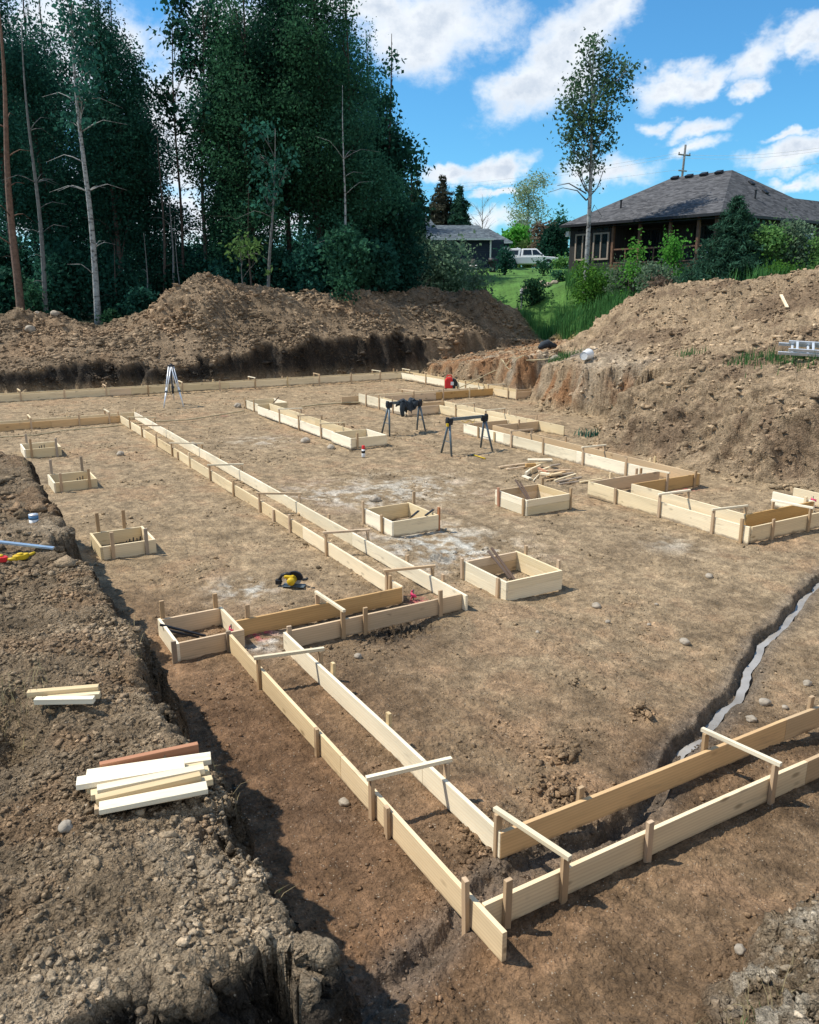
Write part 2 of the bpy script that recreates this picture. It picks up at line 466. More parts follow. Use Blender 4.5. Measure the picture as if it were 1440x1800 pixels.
def wood(name, pale, dark, knot=.5):
    m = mat(name, pale, .62, 0, .25); t = NT(m)
    co = t.add('ShaderNodeTexCoord').outputs['Object']
    oi = t.add('ShaderNodeObjectInfo').outputs['Random']
    mp = t.add('ShaderNodeMapping'); t.link(co, mp.inputs[0]); mp.inputs['Scale'].default_value = (1.1, 9, 9)
    cb = t.add('ShaderNodeCombineXYZ'); t.link(t.math('MULTIPLY', oi, 37), cb.inputs[0]); t.link(t.math('MULTIPLY', oi, 11), cb.inputs[1]); t.link(cb.outputs[0], mp.inputs['Location'])
    w = t.add('ShaderNodeTexWave', wave_type='BANDS', bands_direction='Z'); t.link(mp.outputs[0], w.inputs['Vector'])
    w.inputs['Scale'].default_value = 1.1; w.inputs['Distortion'].default_value = 5.5; w.inputs['Detail'].default_value = 3; w.inputs['Detail Scale'].default_value = .7
    n = t.noise(mp.outputs[0], 2.2, 5, .6, .3); big = t.noise(mp.outputs[0], .5, 3)
    col = t.mix(t.mapr(w.outputs[1], .35, 1., 0, .38), pale, dark)
    col = t.mix(t.mapr(n, .35, .7, 0, .45), col, tuple(.5 * (p + d) * 1.02 for p, d in zip(pale, dark)))
    col = t.scalev(col, t.mapr(big, .3, .7, .86, 1.12))
    mk = t.add('ShaderNodeMapping'); t.link(mp.outputs[0], mk.inputs[0]); mk.inputs['Scale'].default_value = (2.0, .62, .62)
    v = t.add('ShaderNodeTexVoronoi'); t.link(mk.outputs[0], v.inputs['Vector']); v.inputs['Scale'].default_value = 1.0
    k = t.math('MULTIPLY', t.mapr(v.outputs['Distance'], .06, .17, 1, 0), t.math('GREATER_THAN', t.noise(mk.outputs[0], .9, 0), .36))
    col = t.mix(t.math('MULTIPLY', k, knot), col, tuple(.42 * d for d in dark))
    st = t.mapr(t.noise(mp.outputs[0], .9, 4, .7), .58, .76, 0, .5)   # soil stains
    col = t.mix(st, col, (.16, .12, .085))
    sz = t.add('ShaderNodeSeparateXYZ'); t.link(co, sz.inputs[0])
    mud = t.mapr(t.math('ADD', sz.outputs[2], t.math('MULTIPLY', t.noise(co, 3.5, 5, .65), .16)), -.055, -.015, .75, 0)
    col = t.mix(t.math('MULTIPLY', mud, t.math('LESS_THAN', sz.outputs[2], -.045)), col, (.17, .115, .072))
    bl = t.mapr(t.noise(co, 1.7, 3, .6), .66, .74, 0, .55)     # damp black blotches
    col = t.mix(t.math('MULTIPLY', bl, t.mapr(t.noise(co, 14, 4, .7), .35, .6, .3, 1.)), col, (.10, .085, .07))
    hs = t.add('ShaderNodeHueSaturation'); t.link(col, hs.inputs['Color']); t.link(t.mapr(oi, 0, 1, .86, 1.1), hs.inputs['Value']); t.link(t.mapr(oi, 0, 1, 1.1, .9), hs.inputs['Saturation'])
    t.link(hs.outputs[0], t.b.inputs['Base Color'])
    t.link(t.bump(n, .003, .5), t.b.inputs['Normal'])
    return m


M['pale'] = wood('pale_spruce', (.84, .70, .46), (.66, .49, .27))
M['white'] = wood('white_spruce', (.88, .79, .59), (.74, .60, .40), .4)
M['yellow'] = wood('yellow_pine', (.78, .62, .38), (.56, .38, .19), .7)
M['orange'] = wood('orange_pine', (.62, .40, .18), (.42, .24, .10), .7)
M['tan'] = wood('tan_pine', (.66, .49, .31), (.48, .33, .19), .7)
M['stake'] = wood('stake_wood', (.54, .39, .24), (.36, .23, .13), .4)
M['oldwood'] = wood('grey_wood', (.40, .33, .25), (.24, .18, .13), .3)
M['redwood'] = wood('red_wood', (.50, .24, .13), (.36, .15, .08), .3)
M['bar'] = wood('dark_bar_wood', (.16, .11, .08), (.09, .06, .045), .2)


def noisy(name, base, rough, metal=0, amt=.15, sc=8, bump=0., bsc=30, spec=.3):
    m = mat(name, base, rough, metal, spec); t = NT(m)
    co = t.add('ShaderNodeTexCoord').outputs['Object']
    t.link(t.scalev(t.mix(0., base, base), t.mapr(t.noise(co, sc, 5, .6), .3, .7, 1 - amt, 1 + amt)), t.b.inputs['Base Color'])
    if bump: t.link(t.bump(t.noise(co, bsc, 5), bump, .8), t.b.inputs['Normal'])
    return m


M['alu'] = noisy('aluminium', (.72, .75, .78), .42, .45, .12)
M['blackpl'] = noisy('black_plastic', (.018, .02, .024), .5, 0, .2)
M['darkmetal'] = noisy('dark_steel', (.13, .165, .185), .45, .4, .15)
M['yellowpl'] = noisy('yellow_plastic', (.62, .42, .02), .45, 0, .12)
M['redpl'] = noisy('red_plastic', (.62, .03, .03), .4, 0, .12)
M['pinkcol'] = noisy('pink_tape', (.80, .08, .20), .5, 0, .1)
M['whitepl'] = noisy('white_plastic', (.72, .73, .72), .45, 0, .06)
M['cloth'] = noisy('dark_jacket_cloth', (.035, .045, .055), .9, 0, .4, 14, .01, 40)
M['stone'] = noisy('field_stone', (.34, .29, .225), .85, 0, .3, 9, .012, 30)
M['rope'] = noisy('sun_bleached_hose', (.40, .33, .20), .8, 0, .2)
M['bluebar'] = noisy('blue_grey_metal', (.42, .56, .70), .35, .5, .08)
M['rubber'] = noisy('tyre_rubber', (.015, .015, .016), .8)
M['carpaint'] = noisy('white_car_paint', (.78, .80, .82), .25, 0, .03, 2, 0, 30, .5)
M['glass'] = mat('dark_glass', (.012, .018, .022), .06, 0, .6)
M['trim'] = noisy('grey_brown_trim', (.33, .27, .22), .6)
M['whitetrim'] = noisy('white_trim', (.74, .76, .78), .5, 0, .05)
M['post'] = noisy('brown_post_wood', (.15, .085, .055), .7, 0, .3, 6)
M['deck'] = noisy('deck_wood', (.13, .075, .045), .75, 0, .3, 5)
M['concrete'] = noisy('grey_concrete', (.38, .38, .37), .85, 0, .15)
M['bark'] = noisy('dark_bark', (.075, .060, .050), .95, 0, .4, 7, .03, 18)
M['bark2'] = noisy('brown_bark', (.17, .105, .075), .95, 0, .4, 6, .03, 16)
M['dead'] = noisy('dead_twig', (.22, .17, .13), .9, 0, .3)


def birch():
    m = mat('birch_bark', (.55, .55, .52), .8); t = NT(m)
    co = t.add('ShaderNodeTexCoord').outputs['Object']
    mp = t.add('ShaderNodeMapping'); t.link(co, mp.inputs[0]); mp.inputs['Scale'].default_value = (3, 3, 6)
    t.link(t.ramp(t.noise(mp.outputs[0], 1.2, 5, .7), [(.38, (.08, .077, .072)), (.50, (.31, .32, .31)), (1, (.46, .47, .45))]), t.b.inputs['Base Color'])
    return m


M['birch'] = birch()
M['greybark'] = noisy('grey_bark', (.145, .15, .145), .9, 0, .35, 5)


def siding(name, base, vertical=True, scale=3.4):
    m = mat(name, base, .7, 0, .2); t = NT(m)
    co = t.add('ShaderNodeTexCoord').outputs['Object']
    sx = t.add('ShaderNodeSeparateXYZ'); t.link(co, sx.inputs[0])
    p = t.math('ADD', sx.outputs[0], sx.outputs[1]) if vertical else sx.outputs[2]
    f = t.math('FRACT', t.math('MULTIPLY', p, scale))
    g = t.math('LESS_THAN', f, .16)
    t.link(t.mix(g, base, tuple(b * 1.35 for b in base)), t.b.inputs['Base Color'])
    t.link(t.bump(g, .02, 1.), t.b.inputs['Normal'])
    return m


M['boardbatten'] = siding('charcoal_board_and_batten', (.036, .036, .036))
M['navy'] = siding('dark_blue_siding', (.022, .034, .060), False, 5)


def shingle(name, a, b):
    m = mat(name, a, .9, 0, .15); t = NT(m)
    co = t.add('ShaderNodeTexCoord').outputs['Object']
    mp = t.add('ShaderNodeMapping'); t.link(co, mp.inputs[0]); mp.inputs['Scale'].default_value = (3.2, 3.2, 9)
    v = t.add('ShaderNodeTexVoronoi'); t.link(mp.outputs[0], v.inputs['Vector']); v.inputs['Scale'].default_value = 1.
    col = t.mix(v.outputs['Color'], a, b)
    sep = t.add('ShaderNodeSeparateColor'); t.link(v.outputs['Color'], sep.inputs[0])
    col = t.mix(sep.outputs[0], a, b)
    sx = t.add('ShaderNodeSeparateXYZ'); t.link(co, sx.inputs[0])
    ln = t.math('LESS_THAN', t.math('FRACT', t.math('MULTIPLY', sx.outputs[2], 9)), .18)
    col = t.mix(t.math('MULTIPLY', ln, .45), col, tuple(x * .4 for x in a))
    t.link(t.scalev(col, t.mapr(t.noise(co, 1.2, 4), .3, .7, .85, 1.15)), t.b.inputs['Base Color'])
    return m


M['roof'] = shingle('grey_brown_shingle', (.048, .049, .052), (.122, .122, .127))
M['roof2'] = shingle('blue_grey_shingle', (.055, .07, .085), (.14, .17, .19))


def leafmat(name, base, trans=.35, var=.5):
    m = bpy.data.materials.new(name); m.use_nodes = True; t = NT(m); n = t.n
    n.remove(t.b)
    at = t.add('ShaderNodeAttribute', attribute_name='v').outputs['Fac']
    oi = t.add('ShaderNodeObjectInfo').outputs['Random']
    c1 = t.mix(at, tuple(b * (1 - var) for b in base), tuple(min(1, b * (1 + var)) for b in base))
    hs = t.add('ShaderNodeHueSaturation'); t.link(c1, hs.inputs['Color']); t.link(t.mapr(oi, 0, 1, .485, .515), hs.inputs['Hue']); t.link(t.mapr(oi, 0, 1, .62, 1.45), hs.inputs['Value'])
    d = t.add('ShaderNodeBsdfPrincipled'); t.link(hs.outputs[0], d.inputs['Base Color']); d.inputs['Roughness'].default_value = .8; d.inputs['Specular IOR Level'].default_value = .08
    tr = t.add('ShaderNodeBsdfTranslucent'); t.link(t.scalev(hs.outputs[0], 1.15), tr.inputs[0])
    mx = t.add('ShaderNodeMixShader'); mx.inputs[0].default_value = trans
    t.link(d.outputs[0], mx.inputs[1]); t.link(tr.outputs[0], mx.inputs[2])
    t.link(mx.outputs[0], n['Material Output'].inputs[0])
    return m


M['leaf_dark'] = leafmat('dark_forest_leaf', (.022, .088, .060), .38, .55)
M['leaf_mid'] = leafmat('mid_green_leaf', (.036, .115, .062), .42, .5)
M['leaf_pop'] = leafmat('poplar_leaf', (.105, .20, .115), .45, .5)
M['leaf_light'] = leafmat('light_green_leaf', (.11, .22, .065), .45, .45)
M['leaf_bright'] = leafmat('bright_green_leaf', (.09, .25, .04), .45, .45)
M['leaf_grey'] = leafmat('grey_green_leaf', (.13, .20, .125), .42, .45)
M['leaf_pale'] = leafmat('pale_spring_leaf', (.28, .36, .22), .35, .4)
M['leaf_brown'] = leafmat('reddish_brown_leaf', (.155, .12, .085), .3, .45)
M['needle'] = leafmat('spruce_needle', (.030, .082, .050), .25, .5)
M['needle_brown'] = leafmat('sparse_brown_needle', (.12, .125, .085), .15, .4)
M['grass'] = leafmat('tall_grass_blade', (.072, .175, .055), .42, .45)
M['grass2'] = leafmat('bright_bank_grass', (.11, .30, .055), .45)
M['drygrass'] = leafmat('dry_grass_blade', (.30, .25, .14), .3, .4)


# ---------------------------------------------------------------- object helpers
def mesh_np(name, V, F, m, parent=None, attr=None, cattr=None, smooth=False):
    me = bpy.data.meshes.new(name)
    V = np.asarray(V, np.float32); F = np.asarray(F, np.int32); k = F.shape[1]
    me.vertices.add(len(V)); me.vertices.foreach_set('co', V.ravel())
    me.loops.add(F.size); me.loops.foreach_set('vertex_index', F.ravel())
    me.polygons.add(len(F)); me.polygons.foreach_set('loop_start', np.arange(0, F.size, k, dtype=np.int32))
    if attr is not None:
        a = me.attributes.new('v', 'FLOAT', 'FACE'); a.data.foreach_set('value', np.asarray(attr, np.float32))
    if cattr is not None:
        a = me.attributes.new('Col', 'FLOAT_COLOR', 'POINT')
        a.data.foreach_set('color', np.concatenate([cattr, np.ones((len(cattr), 1))], 1).astype(np.float32).ravel())
    me.update(calc_edges=True)
    if smooth: me.polygons.foreach_set('use_smooth', np.ones(len(F), bool))
    me.materials.append(m)
    o = bpy.data.objects.new(name, me); COL.objects.link(o)
    if parent: o.parent = parent
    return o


def tag(o, label=None, cat=None, group=None, kind=None):
    if label: o['label'] = label
    if cat: o['category'] = cat
    if group: o['group'] = group
    if kind: o['kind'] = kind
    return o


def empty(name, loc, rz=0., label=None, cat=None, group=None):
    o = bpy.data.objects.new(name, None); o.empty_display_size = .2
    o.location = loc; o.rotation_euler = (0, 0, rz); COL.objects.link(o)
    return tag(o, label, cat, group)


class MB:
    def __init__(s): s.v = []; s.f = []

    def box(s, c, size, M3=None, taper=1.):
        b = len(s.v)
        for dz in (-.5, .5):
            k = taper if dz > 0 else 1
            for dx, dy in ((-.5, -.5), (.5, -.5), (.5, .5), (-.5, .5)):
                p = Vector((dx * size[0] * k, dy * size[1] * k, dz * size[2]))
                if M3: p = M3 @ p
                s.v.append(Vector(c) + p)
        s.f += [tuple(b + i for i in q) for q in ((3, 2, 1, 0), (4, 5, 6, 7), (0, 1, 5, 4), (1, 2, 6, 5), (2, 3, 7, 6), (3, 0, 4, 7))]
        return s

    def tube(s, pts, rad, n=8, cap=True):
        pts = [Vector(p) for p in pts]
        if not hasattr(rad, '__len__'): rad = [rad] * len(pts)
        b = len(s.v)
        for i, p in enumerate(pts):
            d = (pts[min(i + 1, len(pts) - 1)] - pts[max(i - 1, 0)]).normalized()
            u = d.orthogonal() if abs(d.z) > .9 else d.cross(Vector((0, 0, 1)))
            if abs(d.z) > .9: u = Vector((1, 0, 0)) - d * d.x
            u.normalize(); w = d.cross(u)
            for k in range(n):
                a = 2 * math.pi * k / n
                s.v.append(p + (u * math.cos(a) + w * math.sin(a)) * rad[i])
        for i in range(len(pts) - 1):
            for k in range(n):
                k2 = (k + 1) % n
                s.f.append((b + i * n + k, b + i * n + k2, b + (i + 1) * n + k2, b + (i + 1) * n + k))
        if cap:
            s.f.append(tuple(b + k for k in range(n - 1, -1, -1)))
            e = b + (len(pts) - 1) * n
            s.f.append(tuple(e + k for k in range(n)))
        return s

    def lathe(s, c, prof, n=16):
        return s.tube([Vector(c) + Vector((0, 0, z)) for r, z in prof], [r for r, z in prof], n)

    def prism(s, poly, axis, a, b):
        """extrude a 2-D polygon along an axis"""
        k = len(s.v); n = len(poly)
        for t in (a, b):
            for p, q in poly:
                s.v.append(Vector({'x': (t, p, q), 'y': (p, t, q), 'z': (p, q, t)}[axis]))
        s.f.append(tuple(k + i for i in range(n))[::-1]); s.f.append(tuple(k + n + i for i in range(n)))
        for i in range(n):
            j = (i + 1) % n
            s.f.append((k + i, k + j, k + n + j, k + n + i))
        return s

    def poly(s, pts):
        k = len(s.v); s.v += [Vector(p) for p in pts]; s.f.append(tuple(range(k, k + len(pts))))
        return s

    def build(s, name, m, parent=None, bevel=0., smooth=False, loc=None, rot=None):
        me = bpy.data.meshes.new(name); me.from_pydata([tuple(v) for v in s.v], [], s.f)
        me.materials.append(m)
        if smooth: me.polygons.foreach_set('use_smooth', [True] * len(me.polygons))
        import bmesh as bmm
        bm = bmm.new(); bm.from_mesh(me); bmm.ops.recalc_face_normals(bm, faces=bm.faces); bm.to_mesh(me); bm.free()
        me.update()
        o = bpy.data.objects.new(name, me); COL.objects.link(o)
        if parent: o.parent = parent
        if loc is not None: o.location = loc
        if rot is not None: o.rotation_euler = rot
        if bevel:
            b = o.modifiers.new('bevel', 'BEVEL'); b.width = bevel; b.segments = 2; b.limit_method = 'ANGLE'
        return o


def copy_tree(o, parent=None):
    c = o.copy(); COL.objects.link(c)
    if parent: c.parent = parent
    for ch in o.children: copy_tree(ch, c)
    return c


# ---------------------------------------------------------------- build the ground
def build_ground():
    # fine rings in the wedge the photograph looks into, coarse elsewhere
    a0, a1 = HEAD - R(33), HEAD + R(33)
    ang = np.concatenate([np.linspace(a0, a1, 760, endpoint=False), np.linspace(a1, a0 + 2 * math.pi, 90, endpoint=False)])
    r = [1.2]
    while r[-1] < 900:
        q = r[-1]
        st = .0016 if q < 3.6 or 17 < q < 30 else .0011 if 39.5 < q < 48 else .0028 if q < 55 else (.02 if q < 110 else .06)
        r.append(q * (1 + st) if q > 1.9 else q + .02)
    r = np.array(r)
    A, RR = np.meshgrid(ang, r)
    X = RR * np.sin(A); Y = RR * np.cos(A)
    z, t1, lawn, cut, out = base(X, Y)
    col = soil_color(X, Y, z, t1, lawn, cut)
    rel = relief(X, Y, z, t1, lawn, cut, out)
    nr, na = X.shape
    B = np.stack([X, Y, z], -1)
    da = np.roll(B, -1, 1) - np.roll(B, 1, 1); dr = np.gradient(B, axis=0)
    N = np.cross(da, dr); N *= np.sign(N[..., 2:3]); N /= np.linalg.norm(N, axis=-1)[..., None]
    V = (B + N * rel[..., None]).reshape(-1, 3); C = col.reshape(-1, 3)
    idx = np.arange(nr * na).reshape(nr, na)
    nxt = np.roll(idx, -1, 1)
    F = np.stack([idx[:-1], nxt[:-1], nxt[1:], idx[1:]], -1).reshape(-1, 4)[:, ::-1]
    # centre fan closed with a low cap
    fx = V[F].mean(1); ft = t1.reshape(-1)[F].mean(1); fl = lawn.reshape(-1)[F].mean(1)
    reg = np.where(ft <= .05, 0, np.where(fl > .5, 3, np.where((fx[:, 1] > 31) & (fx[:, 0] < 33.5), 2, np.where(fx[:, 0] > 8, 4, 1))))
    far = np.hypot(fx[:, 0], fx[:, 1]) > 62
    reg[far] = 3
    for k, nm, mt in ((0, 'ground', 'floor'), (1, 'earth_bank', 'bank'), (2, 'dirt_mound', 'bank'), (3, 'lawn', 'lawn'), (4, 'dirt_slope', 'bank')):
        f = F[reg == k]; u, inv = np.unique(f, return_inverse=True)
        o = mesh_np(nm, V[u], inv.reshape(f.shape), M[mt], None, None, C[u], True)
        o['kind'] = 'structure'
    o = mesh_np('ground', [(1.3 * math.sin(a), 1.3 * math.cos(a), .2) for a in np.linspace(0, 2 * math.pi, 8, endpoint=False)], [list(range(7, -1, -1))], M['floor'], None, None, np.full((8, 3), .15))
    o['kind'] = 'structure'


build_ground()

# water lying in the trench
def ribbon(pts, w, z, name, m):
    V = []; F = []
    P = []
    for i in range(len(pts) - 1):
        for k in range(8): P.append(pts[i] + (pts[i + 1] - pts[i]) * k / 8)
    P = np.array(P)
    P[:, 0] -= .06 * fbm(P[:, 0] * 1.6, P[:, 1] * 1.6, 3, 191); P[:, 1] -= .06 * fbm(P[:, 0] * 1.6, P[:, 1] * 1.6, 3, 193)
    for i, p in enumerate(P):
        d = P[min(i + 1, len(P) - 1)] - P[max(i - 1, 0)]; d /= np.linalg.norm(d)
        n = np.array([-d[1], d[0]])
        zz = float(floor_z(np.array(p[0]), np.array(p[1]))) + z
        tp_ = min(1., (len(P) - 1 - i) / 14); zz -= .07 * (1 - tp_)
        V += [(*(p + n * w * (.3 + .7 * tp_)), zz), (*(p - n * w * (.3 + .7 * tp_)), zz)]
    F = [(2 * i, 2 * i + 1, 2 * i + 3, 2 * i + 2) for i in range(len(P) - 1)]
    return mesh_np(name, V, F, m)


def water_mat():
    m = mat('muddy_water', (.40, .36, .30), .22, 0, .35); t = NT(m)
    co = t.add('ShaderNodeTexCoord').outputs['Object']
    t.link(t.ramp(t.noise(co, 2.2, 4), [(.3, (.24, .215, .18)), (.7, (.40, .385, .36))]), t.b.inputs['Base Color'])
    t.link(t.bump(t.noise(co, 20, 3), .004, .5), t.b.inputs['Normal'])
    return m


M['water'] = water_mat()
o = ribbon(TRENCH[:10], .046, -.118, 'water', M['water']); o['kind'] = 'structure'

# ---------------------------------------------------------------- formwork
BH, BT = .235, .038


def board(par, p0, p1, m='pale', zt=ZT, h=BH, th=BT, name='board', warp=True):
    """a plank standing on edge; p0-p1 is its centre line in plan"""
    p0 = Vector((*p0, 0)); p1 = Vector((*p1, 0)); d = p1 - p0; L = d.length
    b = MB(); n = max(1, int(L / .5)); k0 = 0
    ph = random.random() * 9; am = .006 if warp else 0
    for i in range(n + 1):
        x = -L / 2 + L * i / n
        y = am * math.sin(x * .9 + ph) * (0 < i < n); z = .5 * am * math.sin(x * .6 + ph * 2) * (0 < i < n)
        for dy, dz in ((-1, -1), (1, -1), (1, 1), (-1, 1)):
            b.v.append(Vector((x, y + dy * th / 2, z + dz * h / 2)))
    for i in range(n):
        for k in range(4):
            b.f.append((4 * i + k, 4 * i + (k + 1) % 4, 4 * i + 4 + (k + 1) % 4, 4 * i + 4 + k))
    b.f.append((3, 2, 1, 0)); b.f.append(tuple(4 * n + k for k in range(4)))
    o = b.build(name, M[m], par, .003)
    c = (p0 + p1) / 2
    inv = Vector(par.location) if par else Vector()
    o.location = Vector((c.x, c.y, zt - h / 2)) - inv
    o.rotation_euler = (0, 0, math.atan2(d.y, d.x))
    return o


STK = {}


def stake(par, x, y, zt, rz=0., w=.058, th=.036, lean=None, m='stake', zb=None):
    """wooden stake driven into the ground; one mesh per length, copied"""
    if zb is None: zb = -.22
    L = round((zt - zb) * 10) / 10; 
    key = (L, w, th, m)
    if key not in STK:
        b = MB(); b.box((0, 0, 0), (L, w, th))
        o = b.build('stake', M[m], None, .003); STK[key] = o.data; md = True
        COL.objects.unlink(o)
        STK[key, 'o'] = o
    o = STK[key, 'o'].copy(); COL.objects.link(o); o.parent = par
    if lean is None: lean = (random.gauss(0, .028), random.gauss(0, .022))
    # the mesh runs along local x: stand it up, then lean it about its board line
    inv = Vector(par.location)
    rot = Matrix.Rotation(rz + math.pi / 2, 4, 'Z') @ Matrix.Rotation(lean[0], 4, 'Y') @ Matrix.Rotation(-math.pi / 2, 4, 'Y')
    o.matrix_local = Matrix.Translation(Vector((x, y, zt - L / 2)) - inv) @ rot
    # local y keeps to the board line
    return o


def spreader(par, p0, p1, z, m='white'):
    p0 = Vector((*p0, z)); p1 = Vector((*p1, z)); d = p1 - p0; L = d.length
    o = MB().box((0, 0, 0), (L, .042, .036)).build('spreader', M[m], par, .002)
    o.location = (p0 + p1) / 2 - Vector(par.location)
    o.rotation_euler = (random.gauss(0, .05), -math.asin((p1.z - p0.z) / L), math.atan2(d.y, d.x))
    return o


def along(px, axis, c, z=ZT, lo=-6., hi=60.):
    """where on a line X=c (axis 'a') or Y=c (axis 'b') the pixel column px meets it"""
    t = np.linspace(lo, hi, 6000)
    X, Y = (np.full(t.shape, c), t) if axis == 'a' else (t, np.full(t.shape, c))
    u, v = project(X, Y, z)
    u = np.where(X * FW[0] + Y * FW[1] < 1.5, 1e9, u)
    return float(t[np.argmin(np.abs(u - px))])


def strip(name, label, axis, c1, c2, seg1, seg2, s1=(), s2=(), ties=(), mats=('pale', 'pale'), zt=(ZT, ZT), h=(BH, BH), group='strip footing forms'):
    """two parallel board rows. axis 'a': rows at X=c1 (left) and X=c2 (right); axis 'b': rows at Y=c1 (near), Y=c2 (far).
    c is the visible near/left face; boards are as thick as BT behind it. seg: list of (t0, t1[, material])"""
    mid = (seg1 or seg2)[0]
    base = (c1, mid[0]) if axis == 'a' else (mid[0], c1)
    t = empty(name, (base[0], base[1], 0), 0, label, 'formwork', group)
    rows = []
    P = (lambda c, u: (c, u)) if axis == 'a' else (lambda c, u: (u, c))
    for row, (c, seg) in enumerate(((c1, seg1), (c2, seg2))):
        for k, sg in enumerate(seg):
            board(t, P(c + BT / 2, sg[0] + .002), P(c + BT / 2, sg[1] - .002), sg[2] if len(sg) > 2 else mats[row], zt[row], h[row])
        # joints every few metres get a scab block
    off = (c1 - .0205, c2 + BT + .0205)
    rz = 0 if axis == 'b' else math.pi / 2
    for row, ss in ((0, s1), (1, s2)):
        for q in ss:
            px, ex = q if isinstance(q, tuple) else (q, random.uniform(.08, .16))
            u = along(px, axis, c1 if row == 0 else c2, zt[row])
            stake(t, *P(off[row], u), zt[row] + ex, rz + random.gauss(0, .06), m='stake' if random.random() < .75 else 'yellow')
    for q in ties:
        pa, pb = q[0], q[1]
        ua = along(pa, axis, c1, zt[0]); ub = along(pb, axis, c2, zt[1]) if pb is not None else ua
        if abs(ub - ua) > .55: ub = ua + .55 * (1 if ub > ua else -1)
        ex = q[2] if len(q) > 2 else random.uniform(.10, .15)
        za, zb = zt[0] + ex, zt[1] + ex
        stake(t, *P(off[0], ua), za, rz, lean=(0, 0), m='stake')
        stake(t, *P(off[1], ub), zb, rz, lean=(0, 0), m='stake')
        d = .05
        spreader(t, P(off[0] - d, ua), P(off[1] + d, ub), (za + zb) / 2 + .0185, random.choice(['white', 'pale', 'tan']) if len(q) < 4 else q[3])
    return t


def b_(v): return v * U


# near left strip
strip('strip_form', 'double strip of yellow and white boards from the pointed near corner along the left bank', 'a', b_(.683), b_(.830),
      [(b_(.872), 6.05, 'yellow'), (6.05, b_(2.258) - .005, 'yellow')], [(b_(1.077) + .005, 5.6, 'white'), (5.6, b_(2.178) + .02, 'white')],
      [(560, .05), (685, .04), (823, .15)], [(577, .12), (674, .12)], [(458, 555, .13, 'white'), (657, 775, .14, 'white')])
# front strip
strip('strip_form', 'double strip of tan boards crossing the lower right over the muddy trench', 'b', b_(.937), b_(1.077),
      [(b_(.683) + BT + .004, 6.4, 'yellow'), (6.4, 11.5, 'tan')], [(b_(.830) + .003, 6.9, 'orange'), (6.9, 11.5, 'tan')],
      [(888, .16), (1138, .12)], [(1028, .10), (1432, .12)], [(990, 884, .14, 'white'), (1357, 1248, .15, 'white')])
# cross strip with the orange inner board
strip('strip_form', 'short cross strip with an orange far board near the circular saw', 'b', b_(2.178), b_(2.335),
      [(b_(.830) + BT + .004, b_(1.480) - .003, 'tan')], [(b_(.735) + .004, b_(1.335) - .003, 'orange')],
      [(641, .12), (773, .13), (508, .08)], [(438, .18)], [(602, 562, .13, 'white')], ('tan', 'orange'))
# long strip
strip('strip_form', 'longest double strip, with many spreaders, running up the middle left of the pit', 'a', b_(1.335), b_(1.480),
      [(b_(2.335) + BT + .004, 13.2, 'pale'), (13.2, 16.9, 'yellow'), (16.9, 21.4, 'pale'), (21.4, 25.2, 'yellow'), (25.2, b_(7.03) + .0, 'pale')],
      [(b_(2.158), 12.4, 'white'), (12.4, 16.5, 'white'), (16.5, 21.0, 'white'), (21.0, 25.4, 'white'), (25.4, b_(7.18) - .003, 'white')],
      [209, 276, (313, -.02), 334, 411, (482, .0), 511, (687, .08)], [235, 244, 383, 574, (710, .10), 774],
      [(229, 270), (250, 295), (303, 356), (370, 421), (457.5, 522), (575, 641), (682, 754)])
# left strip
strip('strip_form', 'strip of patched orange boards leaving the left edge behind the farthest small box', 'b', b_(7.03), b_(7.18),
      [(-4, -.3, 'tan'), (-.3, 3.3, 'orange'), (3.3, b_(1.335) - .003, 'orange')], [(-4, 1.2, 'pale'), (1.2, b_(1.480) + .03, 'pale')],
      [139], [118], [(54, 50), (192, 185)])
# far strip
strip('strip_form', 'farthest long strip, below the dark cut bank, with the tripod before it', 'b', b_(9.03), b_(9.185),
      [(-4, 2.2), (2.2, 6.7), (6.7, 7.6, 'tan'), (7.6, 12), (12, 16.2), (16.2, b_(5.15) - .003)], [(-4, 4), (4, 12), (12, 18), (18, b_(5.5))],
      [113, 260, 386, 505, 617], [250, 375, 497, 693, 699, 714, 760], [(36, 32), (186, 182), (320, 315), (448, 438), (561, 553), (668, 656), (720, 709)], zt=(ZT, ZT), h=(.30, .30))
# right back strip
strip('strip_form', 'strip of bright yellow boards running past the red generator to the dirt shelf', 'a', b_(5.15), b_(5.30),
      [(b_(7.25) + .003, 32.5, 'white'), (32.5, b_(9.03) - .003, 'white'), (b_(6.68), b_(7.06), 'yellow')], [(b_(6.83) + BT, 32.5, 'yellow'), (32.5, b_(9.185) - .003, 'yellow')],
      [749, 894], [745, 757, 770], [(783, 805), (819, 840), (859, 884)], h=(.30, .30))
strip('strip_form', 'stub of two short brown boards ending at the dark cave in the dirt shelf', 'b', b_(6.68), b_(6.83),
      [(b_(5.15) + BT + .004, b_(5.50), 'tan')], [(b_(5.30) - .1, b_(5.56), 'tan')], [908], [], [], h=(.30, .30))
